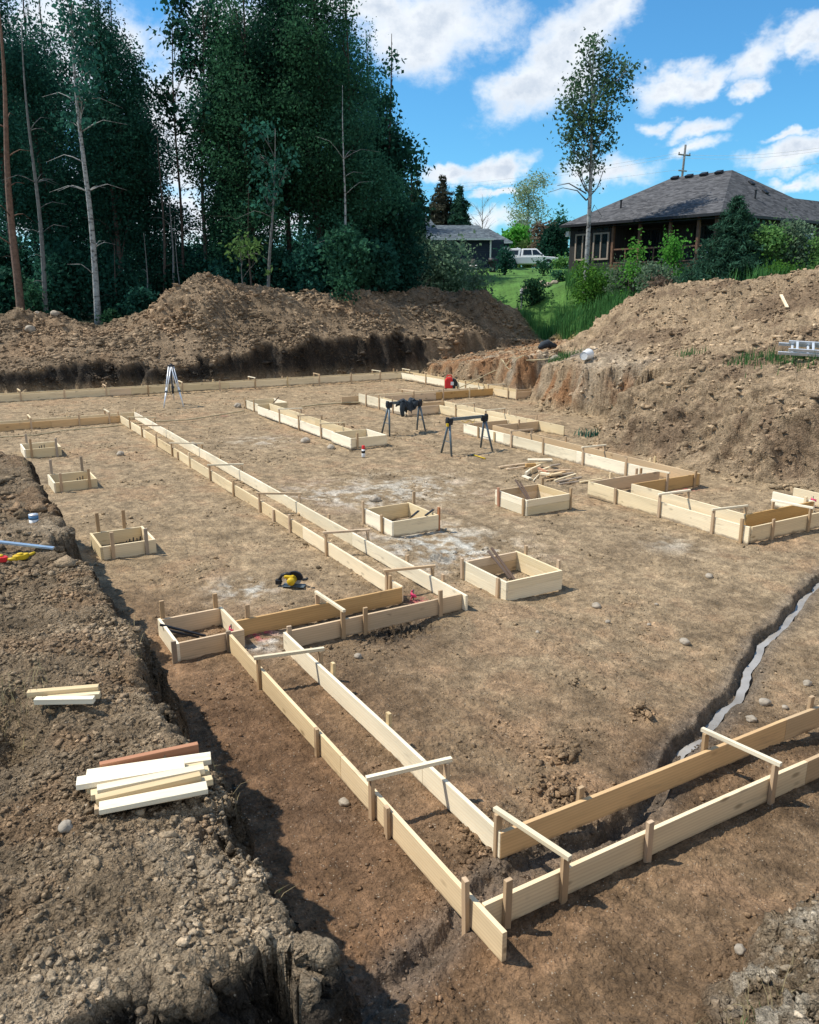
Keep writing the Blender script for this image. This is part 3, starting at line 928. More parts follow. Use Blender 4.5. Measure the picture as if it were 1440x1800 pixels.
# run 9
strip('strip_form', 'strip of tan boards across the back right in front of the red generator', 'b', b_(7.07), b_(7.22),
      [(b_(3.64) + .05, 18.2, 'tan'), (18.2, b_(5.15) - .003, 'orange')], [(b_(3.45), b_(3.64), 'tan'), (b_(3.64) + .005, b_(5.06), 'pale')],
      [779, 825], [763, 804], [(727, 708)], h=(.32, .32))
strip('strip_form', 'short white stepped strip just behind the sawhorse with the jacket', 'a', b_(3.625), b_(3.77),
      [(b_(6.28), b_(6.80), 'white'), (b_(6.80), b_(7.20), 'white')], [(b_(6.45), b_(7.06), 'pale')],
      [644, 667, 691], [674], [], zt=(ZT + .10, ZT), h=(.42, .32))
strip('strip_form', 'short brown strip of boards with a red mark between the two black sawhorses', 'b', b_(6.255), b_(6.45),
      [(b_(3.625) + BT + .004, b_(3.96) - .003, 'tan')], [(b_(3.77) + .05, b_(4.14) - .003, 'tan')], [], [744, 780], [], h=(.32, .32))
# run 10
strip('strip_form', 'strip behind the empty front sawhorse, one board poking out at its right end', 'a', b_(3.96), b_(4.14),
      [(b_(5.22), b_(6.255), 'pale')], [(b_(4.76), 21.4, 'pale'), (21.4, b_(6.45) + .03, 'pale')], [], [792, 891, (940, .16)],
      [(802, 831), (855, 884)], h=(.32, .32))
strip('strip_form', 'pair of short cross boards stepping the strip down beside the front sawhorse', 'b', b_(5.06), b_(5.235),
      [(b_(3.70) + BT + .004, b_(4.14) - .003, 'tan')], [(b_(3.55) + BT + .004, b_(3.96) - .003, 'tan')], [912], [], [], h=(.32, .32))
# run 11
strip('strip_form', 'long strip of white and brown boards between the scrap heap and the right slope', 'a', b_(3.55), b_(3.70),
      [(b_(3.24) + BT + .01, 16.2, 'white'), (16.2, 19.4, 'white'), (19.4, b_(5.24) + BT, 'white')], [(b_(3.085), 15.5, 'tan'), (15.5, b_(5.06) + BT + .03, 'tan')],
      [(842, .03), (870, -.01), 956, 1102], [992, 1140, 1148], [(900, 932), (1026, 1060)], h=(.33, .33))
strip('strip_form', 'short orange cross strip with pink marks on the soil beside it', 'b', b_(3.085), b_(3.24),
      [(b_(3.18) + BT + .004, b_(3.70) - .003, 'orange')], [(b_(3.025) + .05, b_(3.55) - .003, 'tan')], [(1221, .10)], [1122, 1077], [(1172, 1130, .13, 'white')], h=(.30, .30))
strip('strip_form', 'strip of tall knotty pale boards leading toward the right picture edge', 'a', b_(3.02), b_(3.18),
      [(b_(2.225), 11.2, 'pale'), (11.2, b_(3.24) + BT + .02, 'pale')], [(b_(2.365) + BT, b_(3.085) + BT, 'pale')],
      [(1084, .03), (1306, .13)], [], [(1161, 1206), (1255, 1307)], h=(.33, .33))
strip('strip_form', 'strip of orange and tan boards with a pink ribbon at the right edge', 'b', b_(2.218), b_(2.365),
      [(b_(3.02) + BT + .004, b_(3.85), 'yellow')], [(b_(3.18) + .004, b_(3.68) - .003, 'orange')], [(1358, .08)], [], [(1422, 1363, .14, 'white')], h=(.30, .30))
strip('strip_form', 'single whitish board standing behind the orange strip at the right edge', 'a', b_(3.68), b_(3.85),
      [(b_(2.365) + .003, b_(2.60), 'white')], [(b_(2.218), b_(2.60), 'pale')], [(1418, .06)], [], [], h=(.30, .30))
# middle strip
strip('strip_form', 'double strip joining two square boxes in mid pit, left of the sawhorses', 'a', b_(2.515), b_(2.67),
      [(b_(5.41) + .05, 24.6, 'white'), (24.6, b_(7.00), 'white')], [(b_(5.41) + .05, 25, 'pale'), (25, b_(7.12) - .003, 'pale')],
      [], [591], [(492, 527), (526, 563), (565, 602)], h=(.29, .29))


def pad(label, a0, a1, b0, b1, zt=ZT, h=.28, mats=('pale', 'white', 'tan', 'white'), stakes=(), split=False):
    """square footing box; boards: near, left, far, right; stakes: (side, px, extra height, material)"""
    X0, X1, Y0, Y1 = b0 * U, b1 * U, a0 * U, a1 * U
    t = empty('pad_form', (X0, Y0, 0), 0, label, 'formwork box', 'square footing boxes')
    hs = [(zt, h)] if not split else [(zt, h * .42), (zt - h * .42 - .002, h * .56)]
    for z, hh in hs:
        board(t, (X0 + BT + .002, Y0 + BT / 2), (X1, Y0 + BT / 2), mats[0], z, hh, warp=False)
        board(t, (X0 + BT / 2, Y0 - .004), (X0 + BT / 2, Y1 + .03), mats[1], z, hh, warp=False)
        board(t, (X0 + BT + .002, Y1 - BT / 2), (X1 - BT - .002, Y1 - BT / 2), mats[2], z, hh, warp=False)
        board(t, (X1 - BT / 2, Y0 + BT + .002), (X1 - BT / 2, Y1 + .02), mats[3], z, hh, warp=False)
    for q in stakes:
        side, px, ex = q[:3]; m = q[3] if len(q) > 3 else 'stake'
        if side == 'n': stake(t, along(px, 'b', Y0), Y0 - .021, zt + ex, 0, m=m)
        if side == 'f': stake(t, along(px, 'b', Y1), Y1 + .021, zt + ex, 0, m=m)
        if side == 'l': stake(t, X0 - .021, along(px, 'a', X0), zt + ex, math.pi / 2, m=m)
        if side == 'r': stake(t, X1 + .021, along(px, 'a', X1), zt + ex, math.pi / 2, m=m)
    return t


pad('largest square box, with two dark bars and a dirt clump inside', 2.194, 2.466, 1.677, 1.936, ZT, .31,
    ('pale', 'white', 'tan', 'pale'), [('l', 815, .06, 'stake'), ('l', 877, .02), ('r', 980, .13), ('r', 923, .14)], True)
pad('square box with pale bluish powder on the ground around it, beside the long middle strip', 3.083, 3.352, 1.708, 1.955, ZT, .30,
    ('pale', 'white', 'yellow', 'pale'), [('l', 640, .16), ('l', 673, .06), ('f', 729, .20), ('r', 770, .14, 'redwood')])
pad('square box with a yellow inside, in front of the scrap wood heap', 3.09, 3.345, 2.472, 2.75, ZT, .33,
    ('pale', 'white', 'tan', 'yellow'), [('l', 878, .08, 'redwood'), ('l', 922, .02), ('f', 955, .12), ('r', 1002, .12)], True)
pad('small square box nearest in the row of three beside the left dirt bank', 3.35, 3.58, .512, .733, ZT, .24,
    ('pale', 'pale', 'pale', 'pale'), [('n', 198, .24), ('n', 257, .22, 'oldwood'), ('f', 174, .34), ('f', 219, .34)])
pad('small square box in the middle of the row of three beside the left dirt bank', 4.67, 4.91, .513, .735, ZT, .25,
    ('pale', 'white', 'pale', 'pale'), [('n', 107, .22), ('n', 157, .24), ('f', 91, .34, 'oldwood'), ('f', 145, .34, 'oldwood')])
pad('small square box farthest in the row of three beside the left dirt bank', 5.79, 6.03, .483, .708, ZT, .25,
    ('pale', 'white', 'pale', 'pale'), [('n', 55, .28), ('n', 99, .24, 'oldwood'), ('f', 47, .26, 'oldwood')])
pad('square box with two black bars, at the upper end of the near left strip', 2.26, 2.475, .528, .735, ZT, .24,
    ('tan', 'white', 'tan', 'white'), [('n', 304, .05, 'oldwood'), ('n', 400, .04, 'oldwood'), ('f', 287, .24), ('f', 380, .20)])
pad('square box at the far end of the middle strip with a stick standing in it', 7.12, 7.45, 2.56, 2.85, ZT, .31,
    ('pale', 'white', 'pale', 'white'), [('l', 432, .10), ('l', 447, .14)])
pad('square box at a strip end with the red capped spray can beside it', 5.10, 5.41, 2.50, 2.79, ZT, .31,
    ('pale', 'white', 'pale', 'white'), [('n', 628, .14)])


# ---------------------------------------------------------------- loose things in and around the pit
def stick(name, label, cat, p0, p1, w, h, m, group=None, roll=0.):
    p0 = Vector(p0); p1 = Vector(p1); d = p1 - p0; L = d.length
    o = MB().box((0, 0, 0), (L, w, h)).build(name, M[m], None, min(w, h) * .08)
    o.location = (p0 + p1) / 2
    o.rotation_euler = (Matrix.Rotation(0, 3, 'X') @ d.to_track_quat('X', 'Z').to_matrix()).to_euler()
    return tag(o, label, cat, group)


def P3(x, y, z=0.): return Vector((*onz(x, y, z), z))


bars = [((858, 968, .32), (898, 1017, .0), 'left of the two dark bars leaning in the largest square box'),
        ((864, 963, .34), (905, 1019, .0), 'right of the two dark bars leaning in the largest square box'),
        ((906, 843, .38), (929, 880, .02), 'longer dark bar leaning in the box before the scrap heap'),
        ((915, 849, .30), (933, 880, .02), 'shorter dark bar leaning in the box before the scrap heap'),
        ((281, 1098, ZT + .02), (362, 1118, .05), 'upper of two black bars lying across the box near the left bank'),
        ((290, 1107, ZT - .02), (350, 1120, .04), 'lower of two black bars lying across the box near the left bank'),
        ((724, 908, .24), (736, 898, .26), 'left black rod sticking up from the box with pale powder around it'),
        ((748, 906, .26), (762, 896, .28), 'right black rod sticking up from the box with pale powder around it'),
        ((478, 711, .05), (490, 698, .42), 'thin stick standing in the far box of the middle strip')]
for a, c, l in bars:
    a = P3(*a); c = P3(*c)
    stick('bar', l, 'bar', a, c, .04, .022, 'bar' if 'black' not in l else 'blackpl', 'bars in the footing boxes')
for x, y, z, l in [(228, 953, .22, 'dark clump of rod ends in the nearest small box'), (240, 951, .22, 'right clump of rod ends in the nearest small box'), (140, 842, .25, 'dark rod ends in the middle small box'), (73, 786, .25, 'dark rod ends in the farthest small box')]:
    b = MB(); p = P3(x, y, z)
    for k in range(3):
        q = Vector((.05 * k - .05, random.uniform(-.03, .03), 0))
        b.tube([q + Vector((0, 0, -.25)), q + Vector((.01 * k, 0, .03 + .02 * k))], .011, 6)
    o = b.build('rod_bundle', M['blackpl']); o.location = p; tag(o, l, 'rods', 'rod ends in the small boxes')


def label_stone(px, py, r, label, z=0., flat=.65, m='stone'):
    x, y = onz(px, py, z)
    import bmesh
    bm = bmesh.new(); bmesh.ops.create_icosphere(bm, subdivisions=3, radius=1)
    s = random.random() * 50
    for v in bm.verts:
        c = v.co
        k = 1 + .22 * float(pn(np.array(c.x * 1.3 + s), np.array(c.y * 1.3 + c.z * 1.1), 3)) + .10 * float(pn(np.array(c.x * 3 + s), np.array(c.z * 3 + c.y * 2), 5))
        v.co = Vector((c.x * r * k, c.y * r * .8 * k, c.z * r * flat * k))
    me = bpy.data.meshes.new('stone'); bm.to_mesh(me); bm.free(); me.materials.append(M[m])
    me.polygons.foreach_set('use_smooth', [True] * len(me.polygons))
    o = bpy.data.objects.new('stone', me); COL.objects.link(o)
    o.location = (x, y, gz(x, y) + r * flat * .45); o.rotation_euler = (0, 0, random.random() * 6)
    return tag(o, label, 'stone', 'loose stones')


ST = [(537, 772, .21, 'rounded grey boulder left of the box with the spray can'), (582, 782, .17, 'brown stone just left of the box with the spray can'),
      (418, 712, .20, 'stone left of the far box of the middle strip'), (659, 874, .15, 'stone in the pale powder above the square box'),
      (1049, 1060, .085, 'smooth pale stone right of the largest square box'), (1069, 1087, .05, 'small pale stone below the smooth stone right of the largest box'),
      (1248, 1005, .09, 'pair-like pale stone in the open floor near the right edge'), (1346, 1226, .085, 'big pale stone right of the muddy trench'),
      (1421, 1190, .07, 'flat stone by the right edge above the front strip'), (1322, 1258, .07, 'dark edged stone right of the trench water'),
      (605, 1411, .065, 'round tan stone left of the near left strip'), (629, 1155, .07, 'white stone in front of the dark damp patch'),
      (1300, 1682, .055, 'grey stone at the lower right below the front strip'), (1382, 1232, .05, 'small stone right of the big pale stone'),
      (212, 800, .15, 'grey stone right of the farthest small box'), (945, 1112, .04, 'small stone on the floor below the pale stone'),
      (1142, 1090, .04, 'tiny stone in the open floor right of the middle'), (1205, 1120, .09, 'light lump of clay in the open floor on the right'),
      (340, 783, .14, 'pale stone in the floor left of the long strip'), (1155, 1055, .04, 'grey pebble in the open floor above the clay lump')]
for px, py, r, l in ST: label_stone(px, py, r * .82, l)
label_stone(116, 1464, .045, 'round yellowish stone on the near left bank below the stacked stakes', 1.6)
label_stone(62, 852, .13, 'pale boulder in the left bank near the middle small box', 1.5)

# boulders on the heaps
for px, py, F, r, l in [(66, 551, 45.8, .20, 'pale boulder on the left dirt mound crest'), (97, 553, 45.6, .24, 'rounder pale boulder on the left dirt mound crest'),
                        (55, 594, 43.5, .30, 'large flat pale stone on the left mound face'), (985, 497, 37, .3, 'stone block on the crest of the right dirt slope')]:
    p = atF(px, py, F * .93)
    o = label_stone(720, 900, r, l); o.location = (p[0], p[1], gz(p[0], p[1]) + r * .4)


# lumber on the left bank
def onbank(x, y, dz=0.):
    z = 1.6
    for k in range(6):
        X, Y = onz(x, y, z); z = .5 * z + .5 * (gz(X, Y) + dz)
    return Vector((X, Y, z))


ctr = onbank(255, 1378)
zb = ctr.z + .045


def lp(x, y, z): return Vector((*onz(x, y, z), z))


LT = lambda X, Y: (20 + X / 3.789, 1190 + Y / 3.789)
LUM = [((590, 607), (1245, 470), .0, .038, .064, 'redwood', 'reddish stake lying topmost at the upper edge of the stacked stakes'),
       ((500, 660), (1330, 540), .0, .09, .035, 'white', 'wide white stake lower second from the top in the stack on the bank'),
       ((435, 710), (1155, 592), .037, .09, .035, 'white', 'wide white stake lying on top of the stack on the bank'),
       ((505, 745), (1283, 598), .0, .06, .035, 'pale', 'pale stake in the middle of the stack on the bank, mostly covered'),
       ((530, 790), (1316, 625), .0, .06, .038, 'pale', 'pale stake with its left end sticking out under the stack'),
       ((572, 755), (1285, 612), .039, .06, .036, 'white', 'white stake on top in the middle of the stack on the bank'),
       ((562, 820), (1260, 660), .039, .05, .038, 'yellow', 'yellow sided stake with knots on top of the stack on the bank'),
       ((620, 845), (1340, 685), .0, .05, .038, 'pale', 'pale stake reaching farthest right in the stack on the bank'),
       ((585, 875), (1305, 735), .030, .085, .03, 'white', 'wide white stake nearest the viewer in the stack on the bank'),
       ((555, 885), (1200, 770), -.006, .05, .036, 'tan', 'tan stake under the nearest white one in the stack on the bank')]
for a, c, dz, w, h, m, l in LUM:
    stick('wood_stake', l, 'stake', lp(*LT(*a), zb + dz), lp(*LT(*c), zb + dz), w, h, m, 'stakes stacked on the left bank')
c3 = onbank(115, 1212)
for a, c, dz, m, l in [((108, 112), (582, 72), .03, 'yellow', 'upper of three loose stakes on the bank above the stack'), ((240, 146), (592, 118), .0, 'pale', 'middle of three loose stakes on the bank above the stack'),
                       ((158, 158), (552, 152), .012, 'white', 'lowest of three loose stakes on the bank above the stack')]:
    stick('wood_stake', l, 'stake', lp(*LT(*a), c3.z + .012 + dz), lp(*LT(*c), c3.z + .012 + dz), .05, .04, m, 'three loose stakes on the bank')

# blue grey straightedge, paint tin, chalk reels on the bank
p = onbank(95, 968); q = onbank(-25, 965)
lx = np.linspace(0, 1, 40); gl = gz(q.x + (p.x - q.x) * lx, q.y + (p.y - q.y) * lx)
za_, zc_ = gl[0], gl[-1]; up_ = float(np.max(gl - (za_ + (zc_ - za_) * lx))) + .02
stick('straightedge', 'long blue grey metal straightedge lying on the left bank', 'straightedge', (q.x, q.y, za_ + up_), (p.x, p.y, zc_ + up_), .055, .022, 'bluebar')
p = onbank(60, 918)
t = empty('paint_tin', p, 0, 'white paint tin with a blue label standing on the left bank', 'paint tin')
MB().lathe((0, 0, -.02), [(.055, 0), (.057, .004), (.055, .01), (.055, .06)], 20).build('tin', M['whitepl'], t, 0, True)
MB().lathe((0, 0, .042), [(.0555, 0), (.0555, .045)], 20).build('label', mat('blue_tin_label', (.10, .22, .38), .5), t, 0, True)
MB().lathe((0, 0, .089), [(.055, 0), (.057, .008), (.057, .012), (.05, .013), (.048, .006)], 20).build('lid', M['alu'], t, 0, True)


def reel(px, py, rz, body, handle, label):
    p = onbank(px, py)
    t = empty('chalk_reel', p + Vector((0, 0, .03)), rz, label, 'chalk reel')
    MB().prism([(-.08, -.02), (-.05, -.045), (.03, -.045), (.07, -.022), (.09, 0), (.07, .022), (.03, .045), (-.05, .045), (-.08, .02)], 'z', -.028, .028).build('case', M[body], t, .008)
    MB().lathe((-.005, 0, .028), [(.032, 0), (.032, .012), (.02, .016)], 16).build('hub', M[handle], t, 0, True)
    MB().tube([(.08, 0, 0), (.12, .012, 0), (.16, .03, 0)], [.014, .018, .016], 10).build('grip', M[handle], t, 0, True)
    return t


reel(37, 983, .3, 'yellowpl', 'yellowpl', 'yellow chalk reel lying on the left bank below the straightedge')
reel(2, 987, -.75, 'redpl', 'yellowpl', 'red chalk reel with a yellow grip at the left picture edge')

# scrap wood heap
SC = [((105, 245), (395, 208), .02, .07, .03, 'tan'), ((185, 268), (390, 242), .02, .06, .03, 'tan'), ((410, 170), (665, 170), .20, .16, .04, 'white'), ((385, 228), (490, 222), .10, .09, .09, 'orange'),
      ((490, 212), (660, 195), .13, .10, .04, 'pale'), ((440, 290), (540, 245), .06, .05, .14, 'yellow'), ((360, 340), (435, 368), .03, .09, .04, 'white'), ((388, 318), (440, 280), .05, .06, .09, 'white'),
      ((465, 390), (525, 322), .02, .02, .02, 'white'), ((520, 290), (858, 276), .10, .06, .03, 'tan'), ((570, 268), (740, 215), .13, .07, .03, 'pale'), ((600, 340), (800, 298), .06, .08, .06, 'orange'),
      ((600, 348), (890, 305), .04, .05, .03, 'oldwood'), ((690, 388), (915, 318), .06, .05, .03, 'pale'), ((705, 402), (975, 352), .03, .05, .03, 'oldwood'), ((740, 426), (950, 397), .01, .05, .03, 'oldwood'),
      ((600, 388), (700, 366), .02, .05, .03, 'tan'), ((958, 406), (1190, 370), .01, .06, .03, 'pale'), ((545, 312), (640, 325), .10, .08, .06, 'pale'), ((520, 258), (610, 300), .12, .05, .05, 'redwood'), ((640, 235), (745, 215), .16, .07, .03, 'oldwood'),
      ((640, 330), (760, 310), .10, .09, .04, 'yellow')]
names = ['long tan slat at the upper left of the scrap heap', 'second tan slat at the left of the scrap heap', 'white board end on top of the scrap heap', 'orange block on the scrap heap', 'pale board below the white board of the scrap heap', 'yellow plank end standing on edge in the scrap heap',
         'short white board at the lower left of the scrap heap', 'white block beside the standing plank end of the scrap heap', 'thin white splinter in front of the scrap heap', 'long tan slat across the scrap heap', 'pale slat slanting up the scrap heap', 'orange offcut in the scrap heap centre',
         'grey slat under the orange offcut of the scrap heap', 'pale slat in the fan of slats right of the scrap heap', 'grey slat in the fan right of the scrap heap', 'lowest grey slat in the fan right of the scrap heap', 'short tan offcut at the front of the scrap heap', 'lone slat lying right of the scrap heap by the strip end',
         'pale offcut in the scrap heap centre', 'reddish offcut in the scrap heap centre', 'grey offcut near the top of the scrap heap', 'yellow offcut in the right half of the scrap heap']
SQ = lambda X, Y: (860 + X / 6, 780 + Y / 6)
for (a, c, z, w, h, m), l in zip(SC, names):
    zf = -.07 + z
    stick('wood_offcut', l, 'offcut', lp(*SQ(*a), zf), lp(*SQ(*c), zf), w, h, m, 'offcuts in the scrap heap')


# sawhorses
def sawhorse(feet, top, label):
    """feet: four ground points (left back, left front, right front, right back); top: two bar ends"""
    c = sum(feet, Vector()) / 4; c.z = 0
    t = empty('sawhorse', c, 0, label, 'sawhorse', 'folding sawhorses')
    A, B = top
    d = (B - A).normalized(); ang = math.atan2(d.y, d.x)
    rotm = Matrix.Rotation(ang, 3, 'Z') @ Matrix.Rotation(-math.asin(d.z), 3, 'Y')
    b = MB(); b.box((A + B) / 2 - c, ((B - A).length - .1, .045, .075), rotm); b.box((A + B) / 2 - c + Vector((0, 0, .042)), ((B - A).length - .1, .06, .012), rotm)
    b.build('beam', M['darkmetal'], t, .004)
    for k, e in ((0, A), (1, B)):
        hd = MB(); e2 = e - c
        hd.box(e2 + Vector((0, 0, -.03)), (.21, .10, .13), rotm); hd.box(e2 + Vector((0, 0, -.09)), (.14, .15, .10), rotm)
        hd.box(e2 + rotm @ Vector((-.06 if k == 0 else .06, 0, .05)), (.05, .11, .05), rotm)
        hd.build('bracket', M['blackpl'], t, .01)
    for i, f in enumerate(feet):
        e = (A if i < 2 else B) - c; f = f - c
        s = e + (f - e) * .07
        mb = MB().tube([s, f], [.034, .028], 8); mb.build('leg', M['darkmetal'], t, 0, True)
    for i in (0, 2):
        e = (A if i < 2 else B) - c
        p = e + (feet[i] - c - e) * .62; q = e + (feet[i + 1] - c - e) * .62
        MB().tube([p, q], .010, 6).build('brace', M['darkmetal'], t)
    return t, c


zf = -.09
F1 = [lp(776, 796, zf), lp(794, 803, zf), lp(866, 793, zf), lp(845, 788, zf)]
def topat(px, py, xy): 
    # height of a point seen at (px, py) above plan position xy
    F = xy.x * FW[0] + xy.y * FW[1]
    return Vector(atF(px, py, F))
A = topat(790, 738, (F1[0] + F1[1]) / 2); B = topat(852, 732, (F1[2] + F1[3]) / 2)
sh1, c1 = sawhorse(F1, (A, B), 'front black sawhorse with a yellow clip, standing empty')
MB().box(A - c1 + Vector((-.09, -.05, -.13)), (.06, .05, .09)).build('clip', M['yellowpl'], sh1, .01)
b = MB(); m_ = (A * .45 + B * .55) - c1
b.tube([m_ + Vector((-.25, 0, -.06)), m_ + Vector((-.12, 0, -.13)), m_ + Vector((.02, 0, -.07)), m_ + Vector((.12, 0, -.15)), m_ + Vector((.2, 0, -.06))], .008, 6).build('strap', M['yellowpl'], sh1)
F2 = [lp(671, 763, zf), lp(685, 767, zf), lp(748, 758, zf), lp(733, 756, zf)]
A2 = topat(684, 709, (F2[0] + F2[1]) / 2); B2 = topat(737, 706, (F2[2] + F2[3]) / 2)
sh2, c2_ = sawhorse(F2, (A2, B2), 'rear black sawhorse with a dark jacket hung over its bar')


def jacket():
    t = empty('jacket', A2 * .4 + B2 * .6, math.atan2((B2 - A2).y, (B2 - A2).x), 'dark grey jacket draped over the rear sawhorse with one sleeve hanging', 'jacket')
    n, m_ = 46, 40
    V = []; F = []
    for i in range(n):
        u = i / (n - 1)
        x = -.34 + .66 * u
        top = .06 + .045 * math.sin(u * 9) * math.sin(u * 3.1)
        hang = (.16 + .20 * math.exp(-((u - .62) / .30) ** 2)) 
        for j in range(m_):
            v = j / (m_ - 1) * 2 - 1
            s = abs(v)
            y = math.copysign(min(s * 3.2, 1) * .075 + .05 * s * (1 + .5 * math.sin(u * 17 + v)), v)
            z = top - hang * max(0, s - .18) / .82 + .02 * math.sin(u * 25 + v * 4) + .018 * math.sin(u * 11 - v * 9)
            V.append((x + .02 * math.sin(v * 5 + u * 4), y + .02 * math.sin(u * 21) * s, z))
    for i in range(n - 1):
        for j in range(m_ - 1):
            a = i * m_ + j; F.append((a, a + 1, a + m_ + 1, a + m_))
    o = mesh_np('body', V, F, M['cloth'], t, None, None, True)
    sd = o.modifiers.new('thick', 'SOLIDIFY'); sd.thickness = .022
    s = MB(); s.tube([(-.26, -.08, .07), (-.33, -.13, -.02), (-.35, -.14, -.16), (-.33, -.13, -.30), (-.30, -.12, -.40)], [.07, .085, .08, .07, .055], 14)
    s.build('sleeve', M['cloth'], t, 0, True)
    h = MB(); h.tube([(.16, -.10, .10), (.22, -.12, .02), (.22, -.13, -.10), (.15, -.13, -.17)], [.05, .10, .10, .05], 14); h.build('hood', M['cloth'], t, 0, True)


jacket()

# hammer by the front sawhorse
p0 = lp(831, 799, -.07); p1 = lp(853, 806, -.07)
t = empty('hammer', p0, math.atan2((p1 - p0).y, (p1 - p0).x), 'hammer with a yellow handle lying by the front sawhorse', 'hammer')
L = (p1 - p0).length
MB().tube([(.02, 0, 0), (L * .4, 0, 0), (L, 0, 0)], [.013, .014, .019], 10).build('handle', M['yellowpl'], t, 0, True)
b = MB(); b.tube([(0, -.07, 0), (0, -.03, 0), (0, .02, 0), (-.01, .09, .012)], [.020, .017, .019, .007], 10); b.build('head', M['darkmetal'], t, 0, True)

# spray can
p = lp(639, 802, -.07)
t = empty('spray_can', p, 0, 'white spray can with a red cap standing on the floor', 'spray can')
MB().lathe((0, 0, -.02), [(.046, 0), (.05, .01), (.05, .22)], 18).build('can', M['whitepl'], t, 0, True)
MB().lathe((0, 0, .09), [(.0508, 0), (.0508, .07)], 18).build('label', M['blackpl'], t, 0, True)
MB().lathe((0, 0, .20), [(.05, 0), (.044, .02), (.042, .09), (.036, .10)], 18).build('cap', M['redpl'], t, 0, True)

# generator
p = lp(791, 684, -.08)
t = empty('generator', p, math.radians(-32), 'red portable generator with a black end behind the tan strip', 'generator')
b = MB(); b.prism([(-.24, .05), (.12, .05), (.12, .50), (.02, .56), (-.16, .54), (-.24, .40)], 'y', -.17, .17); b.build('shell', M['redpl'], t, .04)
b = MB(); b.prism([(.125, .05), (.34, .07), (.34, .34), (.27, .46), (.125, .50)], 'y', -.16, .16); b.build('panel', M['blackpl'], t, .03)
b = MB(); b.tube([(-.16, 0, .54), (-.12, 0, .63), (.04, 0, .64), (.10, 0, .55)], .028, 10); b.build('handle', M['redpl'], t, 0, True)
for y in (-.10, .10):
    for x in (-.18, .26): MB().box((x, y, .03), (.06, .05, .06)).build('foot', M['blackpl'], t, .01)
MB().box((.1, -.172, .28), (.14, .01, .16)).build('plate', M['whitepl'], t, .003)
MB().box((.345, 0, .2), (.012, .2, .14)).build('socket_plate', M['alu'], t, .003)

# circular saw
p = lp(517, 1032, 0); p.z = gz(p.x, p.y) + .005
t = empty('circular_saw', p, math.radians(-38), 'yellow and black cordless circular saw lying on the floor', 'circular saw')
MB().box((0, 0, .012), (.34, .16, .006)).build('base_plate', M['darkmetal'], t, .001)
b = MB(); b.prism([(.17 * math.cos(a) * .78, .105 + .118 * math.sin(a)) for a in np.linspace(-.2, math.pi + .2, 18)], 'y', .03, .075); b.build('blade_guard', M['blackpl'], t, .008)
b = MB(); b.tube([(-.02, .03, .10), (-.02, -.10, .10), (-.02, -.13, .10)], [.062, .062, .045], 20); b.build('motor', M['yellowpl'], t, 0, True)
b = MB(); b.tube([(-.04, -.01, .17), (-.10, -.01, .20), (-.18, -.01, .17), (-.22, -.01, .10), (-.20, -.01, .05)], [.026, .024, .024, .03, .03], 12); b.build('handle', M['blackpl'], t, 0, True)
MB().box((-.235, -.01, .06), (.09, .075, .08)).build('battery', M['blackpl'], t, .012)
MB().box((-.06, -.03, .155), (.15, .07, .05)).build('housing', M['yellowpl'], t, .015)
b = MB(); b.tube([(.13, .02, .10), (.19, .02, .11), (.21, .02, .13)], [.018, .02, .022], 10); b.build('front_grip', M['blackpl'], t, 0, True)
b = MB(); b.tube([(0, .082, .085), (0, .086, .085)], .095, 28); b.build('blade', M['alu'], t)

# survey tripod
ft = [lp(288, 717, -.04), lp(323, 715, -.04), lp(306, 704, -.04)]
cc = sum(ft, Vector()) / 3
t = empty('survey_tripod', cc, 0, 'aluminium survey tripod standing before the far strip', 'tripod')
top = topat(302, 643, cc); hz = top.z
for f in ft:
    f = f - cc; d = Vector((f.x, f.y, 0)).normalized(); pr = Vector((-d.y, d.x, 0))
    a = Vector((0, 0, hz + .04)) + d * .09
    lg = MB()
    lg.tube([a + pr * .05, a + (f - a) * .62 + pr * .03], .024, 6); lg.tube([a - pr * .05, a + (f - a) * .62 - pr * .03], .024, 6)
    lo = lg.build('leg', M['alu'], t, 0, True)
    MB().tube([a + (f - a) * .52, f], [.034, .026], 8).build('lower_leg', M['alu'], lo, 0, True)
    k = a + (f - a) * .61
    MB().box(k, (.11, .11, .07)).build('clamp', M['darkmetal'], lo, .01)
b = MB(); b.lathe((0, 0, hz + .02), [(.13, 0), (.14, .02), (.14, .05), (.06, .06), (.03, .10)], 18); b.build('head', M['blackpl'], t, .004, False)
b = MB(); b.tube([(0, 0, hz), (0, 0, .55)], .02, 8); b.tube([(0, 0, .75), (0, 0, .45)], .045, 10); b.build('centre_column', M['blackpl'], t, 0, True)
b = MB(); b.tube([(-.1, -.05, hz - .1), (-.16, -.1, .6), (-.1, -.12, .42), (-.04, -.1, .55), (-.05, -.05, hz - .2)], .014, 6); b.build('strap', M['blackpl'], t, 0, True)


